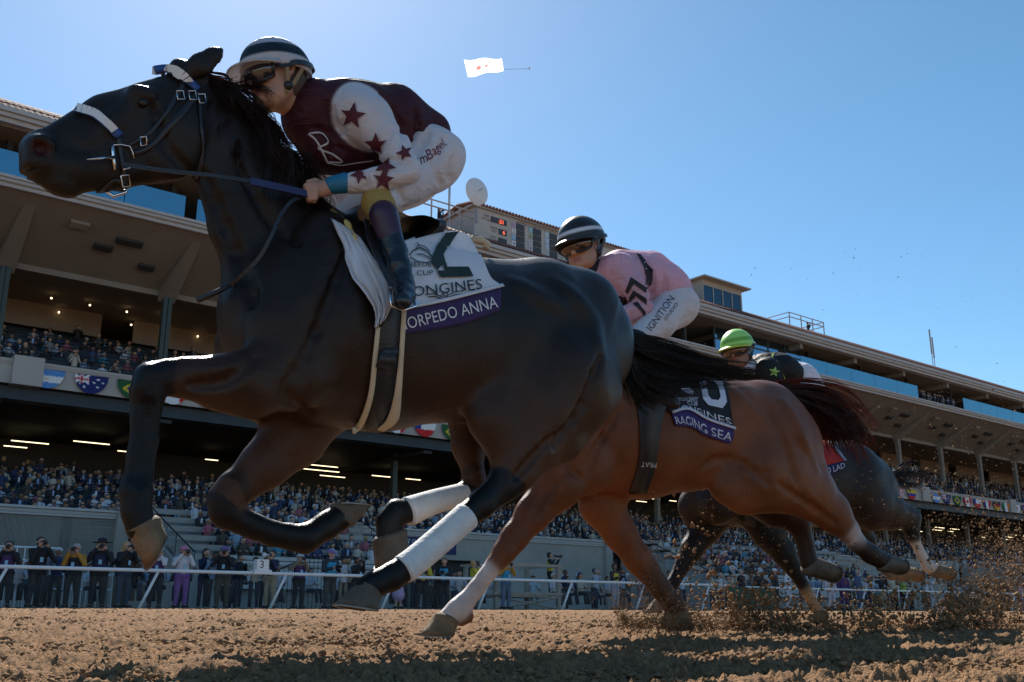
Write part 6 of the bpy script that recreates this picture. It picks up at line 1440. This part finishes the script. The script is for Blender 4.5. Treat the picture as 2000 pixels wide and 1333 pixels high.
    for mr in (False, True):
        Q = limb(f, [(763, 465, 25, .29), (776, 510, 21, .31), (786, 548, 21, .33), (789, 562, 22, .345)], 1, .015, 0, mr)+limb(f, [(788, 562, 21, .35), (790, 578, 21, .38), (786, 588, 18, .42)], 1, .015, 0, mr)+limb(f, [(770, 488, 26, .295), (772, 494, 26, .295)], 1, .006, 0, mr)+limb(f, [(778, 520, 25, .315), (780, 524, 25, .315)], 1, .006, 0, mr)
        V, F = sdf_mesh(Q, .008); mesh_obj('boot', f.world(V), F, mat('black_boot', (.010, .013, .022), .25, var=.2, scale=10, bump=.35, bscale=22), root, True)
        a = [f.world((f.loc(x, y, w)[0])*np.array((1, -1 if mr else 1, 1)))[0] for x, y, w in ((762, 566, .36), (764, 598, .38), (790, 606, .38), (812, 598, .38), (808, 566, .36))]; mb = MB(); mb.tube(a, .006, 8); st = mb.build('stirrup_iron', STEEL, horse_a, True)
        a = [f.world((f.loc(x, y, w)[0])*np.array((1, -1 if mr else 1, 1)))[0] for x, y, w in ((715, 430, .16), (722, 470, .25), (745, 520, .33), (765, 560, .37))]; mb = MB(); mb.strap([Vector(v) for v in a], Vector(f.l*(-1 if mr else 1)), .022, .005); mb.build('stirrup_leather', LEATH, horse_a)
    def col(a, e, v):
        if e == -9: return (.62, .60, .62)
        e = math.degrees(e)
        if e > 30: return (.55, .60, .70) if not (2.0 < min(a, 2*math.pi-a) < 2.7) or e > 75 else (.02, .07, .045)
        if e > 11: return (.010, .022, .035)
        return (.70, .68, .70)
    hm = cloth_mat('cap_cover', True, rough=.55); helmet(f, T, s, col, hm, root, GOG, mat('tan_strap', (.25, .17, .08), .6))
    V, F = sdf_mesh([(T(0, -.05, -.02), T(0, -.03, .03), .086, .09, 1, .02, 0)], .009); mesh_obj('hair', f.world(V), F, hairm['brown'], root, True)
    mb = MB(); 
    return root, T
jk1, T1 = jockey1()
def jockey2():
    f = H2; root = empty('person', tuple(f.world(f.loc(1270, 720, 0)[0])[0]), f.rz, 'jockey in pale pink silks with black chevrons riding the middle bay horse', 'person')
    s = 1.16; C, _ = f.loc(1137, 482, .03); HP, HS, T = head_parts(f, C, (.80, .48, -.26), (.2, .0, .95), s)
    torso = [(1190, 545, 46, 0), (1240, 552, 50, 0), (1285, 566, 46, 0), (1310, 590, 42, 0)]; arm = [(1212, 528, 28, .15), (1238, 560, 23, .19), (1256, 596, 20, .21)]; fore = [(1255, 600, 19, .21), (1220, 616, 17, .17), (1185, 622, 13, .14), (1165, 625, 10, .13)]
    thigh = [(1312, 600, 42, .09), (1285, 630, 33, .18), (1248, 658, 23, .24)]; shin = [(1246, 662, 22, .24), (1262, 705, 19, .27), (1278, 748, 16, .30)]; foot = [(1280, 758, 15, .31), (1296, 772, 14, .34), (1312, 782, 12, .37)]
    B = limb(f, [(x, y, r_*.74, w) for x, y, r_, w in torso], 1.2, .05)
    for mr in (False, True): B += limb(f, [(x, y, r_*.62, w) for x, y, r_, w in arm+fore], 1, .02, 0, mr); B += limb(f, [(x, y, r_*.70, w) for x, y, r_, w in thigh+shin+foot], 1, .02, 0, mr); B += fist(f, 1155, 628, .12, .6, mr)
    nk, _ = f.loc(1180, 525, 0); B.append((T(0, -.02, -.07), nk, .055, .06, 1, .03, 0)); B += HP
    V, F = sdf_mesh(B, .0095, HS); mesh_obj('body', f.world(V), F, skin_attr, root, True, nearest_col(V, B, SKJ))
    J = limb(f, torso, 1.4, .05, 0)+limb(f, [(1180, 560, 34, 0), (1200, 585, 30, 0), (1235, 590, 34, 0)], 1.2, .04)+limb(f, [(1205, 515, 26, 0), (1265, 525, 30, 0), (1310, 560, 30, 0)], 1.5, .04)
    for mr in (False, True): J += limb(f, [(1208, 524, 31, .13)]+arm[1:], 1, .03, 0, mr)+limb(f, fore, 1, .012, 0, mr)
    base = list(J); S = []
    for pts, r_ in (([(1215, 500), (1195, 540), (1200, 590)], .010), ([(1262, 510), (1275, 545), (1268, 590)], .012), ([(1295, 530), (1300, 560), (1290, 590)], .010), ([(1240, 585), (1255, 590), (1270, 602)], .006), ([(1170, 530), (1190, 560), (1200, 590)], .009), ([(1230, 608), (1234, 616), (1230, 626)], .006)): S += relief(f, base, pts, r_, -.15, .02)
    V, F = sdf_mesh(J, .011, S); jm = cloth_mat('pink_silks', False, (.78, .50, .62)); js = mesh_obj('silks', f.world(V), F, jm, root, True); bj = bvh_of([js]); bk = mat('black_print', (.012, .012, .016), .7, var=.04)
    def q(L): return [(1060+x/2.776, 400+y/2.776) for x, y in L]
    px_decal(bj, [q([(450, 470), (478, 395), (500, 420), (462, 485)]), q([(478, 395), (560, 452), (558, 482), (490, 428)]), q([(462, 520), (492, 465), (512, 482), (478, 535)]), q([(492, 465), (562, 512), (562, 545), (505, 492)]), q([(488, 540), (512, 530), (556, 580), (552, 608), (530, 575)]),
                  q([(505, 265), (530, 275), (575, 330), (545, 335)]), q([(545, 335), (575, 330), (600, 352), (598, 390), (560, 400)]), q([(560, 400), (598, 390), (590, 425), (562, 462), (556, 430)]), q([(330, 522), (452, 482), (455, 540), (415, 556), (340, 565)])], bk, js, 'chevron', .007, 2)
    G = limb(f, [(1300, 585, 40, 0), (1318, 602, 40, 0)], 1.5, .05)
    for mr in (False, True): G += limb(f, [(1316, 598, 43, .08)]+thigh, 1, .04, 0, mr)
    V, F = sdf_mesh(G, .011); br = mesh_obj('breeches', f.world(V), F, cloth_mat('white_breeches_b', False, (.80, .81, .87), .7), root, True); bb = bvh_of([br]); pr_ = mat('navy_print', (.02, .02, .06), .7, var=.02)
    px_decal(bb, px_text('IGNITION', 1272, 648, 19, R(54), .95), pr_, br, 'lettering', .003, 0); px_decal(bb, px_text('STUDIO', 1301, 627, 9, R(54), 1.25), pr_, br, 'lettering', .003, 0)
    for mr in (False, True):
        Qp = limb(f, [(x, y, r_*1.08, w) for x, y, r_, w in shin+foot], 1, .015, 0, mr)+limb(f, [(1282, 768, 14, .33), (1318, 790, 11, .38)], 1, .01, 0, mr); V, F = sdf_mesh(Qp, .011); mesh_obj('boot', f.world(V), F, mat('black_boot_b', (.010, .012, .016), .3, var=.2, scale=10, bump=.3, bscale=22), root, True)
    # collar
    V, F = sdf_mesh([(T(0, -.01, -.12), nk, .066, .078, 1, .02, 0)], .011); mesh_obj('collar', f.world(V), F, cm(BLK), root, True)
    def col(a, e, v):
        if e == -9: return (.014, .014, .016)
        e = math.degrees(e); return (.62, .64, .70) if 9 < e < 17 and math.cos(a) > -.4 else (.014, .014, .016)
    helmet(f, T, s, col, mat('black_cap', attr=True, rough=.42, var=.1), root, GOGC, LEATH)
    V, F = sdf_mesh([(T(0, -.05, -.02), T(0, -.03, .03), .088, .09, 1, .02, 0)], .012); mesh_obj('hair', f.world(V), F, hairm['black'], root, True)
jockey2()
def jockey3():
    f = H3; root = empty('person', tuple(f.world(f.loc(1540, 850, 0)[0])[0]), f.rz, 'jockey in lime green helmet and black silks with a green star', 'person')
    s = 1.1; C, _ = f.loc(1441, 686, .03); HP, HS, T = head_parts(f, C, (.80, .46, -.18), (.15, 0, .97), s)
    torso = [(1490, 724, 34, 0), (1512, 728, 36, 0), (1526, 738, 34, 0), (1538, 760, 26, 0)]; arm = [(1500, 722, 20, .15), (1515, 760, 15, .2), (1510, 790, 13, .2)]; fore = [(1508, 792, 12, .2), (1480, 805, 10, .15), (1460, 810, 8, .12)]
    thigh = [(1565, 770, 28, .1), (1545, 800, 22, .18), (1520, 825, 16, .24)]; shin = [(1518, 828, 15, .24), (1530, 860, 12, .28), (1540, 890, 10, .3), (1552, 900, 9, .33)]
    B = limb(f, [(x, y, r_*.74, w) for x, y, r_, w in torso], 1.2, .05)
    for mr in (False, True): B += limb(f, arm+fore, 1, .02, 0, mr)+limb(f, thigh+shin, 1, .02, 0, mr)+fist(f, 1452, 812, .11, .42, mr)
    nk, _ = f.loc(1482, 722, 0); B.append((T(0, -.02, -.07), nk, .055, .06, 1, .03, 0)); B += HP
    V, F = sdf_mesh(B, .012, HS); mesh_obj('body', f.world(V), F, skin_attr, root, True, nearest_col(V, B, SKD))
    J = limb(f, torso, 1.42, .05)
    for mr in (False, True): J += limb(f, [(x, y, r_*1.15, w) for x, y, r_, w in arm+fore[:2]], 1, .03, 0, mr)
    V, F = sdf_mesh(J, .014); js = mesh_obj('silks', f.world(V), F, cloth_mat('black_silks', False, (.012, .013, .015)), root, True); bj = bvh_of([js])
    px_decal(bj, [star(1512, 727, 11, .2), [(1504, 690), (1512, 692), (1508, 700)], [(1528, 728), (1533, 738), (1536, 748), (1532, 742)]], mat('lime_print', (.35, .55, .12), .7, var=.02), js, 'star', .006, 1)
    G = limb(f, [(1552, 744, 36, 0), (1562, 765, 38, 0)], 1.5, .05)
    for mr in (False, True): G += limb(f, [(1563, 752, 35, .07)]+thigh, 1, .04, 0, mr)
    V, F = sdf_mesh(G, .014); mesh_obj('breeches', f.world(V), F, cloth_mat('white_breeches_c', False, (.80, .81, .88), .7), root, True)
    for mr in (False, True): V, F = sdf_mesh(limb(f, [(x, y, r_*1.1, w) for x, y, r_, w in shin], 1, .015, 0, mr), .014); mesh_obj('boot', f.world(V), F, LEATH, root, True)
    V, F = sdf_mesh([(T(0, -.01, -.12), nk, .066, .075, 1, .02, 0)], .014); mesh_obj('collar', f.world(V), F, cm((.6, .6, .68)), root, True)
    def col(a, e, v):
        if e == -9: return (.45, .55, .05)
        return (.16, .42, .05) if 9 < math.degrees(e) < 22 else (.36, .74, .16)
    helmet(f, T, s, col, mat('lime_cap', attr=True, rough=.45, var=.06), root, GOGC, LEATH)
jockey3()
# ================================================================ loose dirt
def lumps(name, P, Rd, m, seed, flat=.8):
    rg = np.random.default_rng(seed); n = len(P)
    B = np.array([(0, 0, 1), (0, 0, -1), (1, 0, 0), (-1, 0, 0), (0, 1, 0), (0, -1, 0), (.6, .6, .5), (-.6, .6, -.5), (.6, -.6, -.5), (-.6, -.6, .5)], float)
    Fb = np.array([(0, 2, 6), (0, 6, 4), (0, 4, 9 if False else 3), (0, 9, 5), (0, 3, 9), (0, 5, 2), (1, 4, 2), (1, 7, 4), (1, 3, 7), (1, 5, 3), (1, 2, 8), (1, 8, 5), (4, 6, 2), (3, 4, 7), (2, 5, 8), (9, 3, 5)])
    V = B[None]*rg.uniform(.6, 1.25, (n, 10, 1))*rg.uniform(.6, 1.3, (n, 1, 3)); V[..., 2] *= flat
    a = rg.uniform(0, 6.28, n); c, s_ = np.cos(a)[:, None], np.sin(a)[:, None]; X = V[..., 0]*c-V[..., 1]*s_; Y = V[..., 0]*s_+V[..., 1]*c
    V = np.stack([X, Y, V[..., 2]], -1)*Rd[:, None, None]+P[:, None]; F = (Fb[None]+np.arange(n)[:, None, None]*10).reshape(-1, 3)
    o = mesh_obj(name, V.reshape(-1, 3), F, m, None, False); tag(o, kind='stuff'); return o
rg = np.random.default_rng(4)
n = 62000; r_ = 1.2*np.exp(rg.random(n)*math.log(22)); az = rg.uniform(-R(50), R(50), n); X = np.sin(az)*r_; Y = np.cos(az)*r_; d = X*NX+Y*NY; ok = d < 26.8
X, Y, d, r_ = X[ok], Y[ok], d[ok], r_[ok]; Z = HC-0.148+0.0105*np.clip(d-3, 0, None)+rg.uniform(-.004, .012, len(X))
sz = .0035+.014*rg.random(len(X))**2.5*np.clip(r_/3, .6, 2.4)
lumps('dirt_clods', np.stack([X, Y, Z], 1), sz, mat('clod_earth', (.22, .13, .07), .95, spec=.1, var=.45, scale=18, bump=.4, bscale=150), 5)
PP = []; SS = []
def plume(x, y, dep, sx, sz_, n, s0, s1, jets=24):
    """jets of thrown earth: each leaves the hoof print on its own arc and breaks up"""
    c = px_ray(x, y)*dep; w = rg.random(jets)**2+.15; w /= w.sum()
    for j in range(jets):
        m = int(n*1.35*w[j]); v = np.array((rg.normal(.35, 1.0)*sx*1.5, rg.normal(0, .6)*sx, abs(rg.normal(.9, .7))*sz_*2.6)); t = rg.random(m)**rg.uniform(.7, 1.6)*rg.uniform(.35, 1.0)
        st = c+np.array((rg.normal(0, sx*.7), rg.normal(0, sx*.5), 0)); p = st+v*t[:, None]; p[:, 2] -= sz_*1.5*t**2
        p = p+rg.normal(0, 1, (m, 3))*(.014+.11*t[:, None]**1.3*rg.uniform(.4, 1.6))*(sx/.2)
        p[:, 2] += HC; g = HC-.148+.0105*np.clip(p[:, 0]*NX+p[:, 1]*NY-3, 0, None); k = p[:, 2] > g-.01; p = p[k]; PP.append(p); SS.append((s0+(s1-s0)*rg.random(len(p))**5)*rg.uniform(.7, 1.2))
plume(1245, 1222, 5.7, .10, .11, 6500, .0012, .0055); plume(1310, 1228, 5.7, .16, .07, 3000, .0015, .010)
plume(1500, 1235, 6.6, .28, .13, 4600, .0018, .020); plume(1410, 1230, 6.8, .12, .24, 3000, .0016, .014); plume(1580, 1235, 7.4, .25, .12, 3400, .0016, .017)
plume(1830, 1250, 7.2, .40, .19, 7500, .0018, .021); plume(1920, 1240, 8.2, .26, .36, 8000, .0018, .013); plume(1990, 1240, 7.8, .25, .36, 4500, .002, .018)
plume(1760, 1225, 7.8, .25, .10, 1800, .003, .018)
for nn, (x0, x1, y0, y1), a, b in ((2600, (1150, 2000, 880, 1200), .0012, .006), (700, (900, 1300, 840, 1180), .001, .004), (1500, (1650, 2000, 760, 1150), .0015, .007), (130, (1450, 2000, 480, 850), .002, .006)):
    for _ in range(nn):
        p = px_ray(rg.uniform(x0, x1), rg.uniform(y0, y1))*rg.uniform(5.0, 10.5); p[2] += HC
        if p[2] > HC-.12: PP.append(p[None]); SS.append(np.array([a+(b-a)*rg.random()**4]))
lumps('flying_dirt', np.concatenate(PP), np.concatenate(SS), mat('flung_earth', (.25, .15, .08), .95, spec=.1, var=.5, scale=10), 6, 1.)
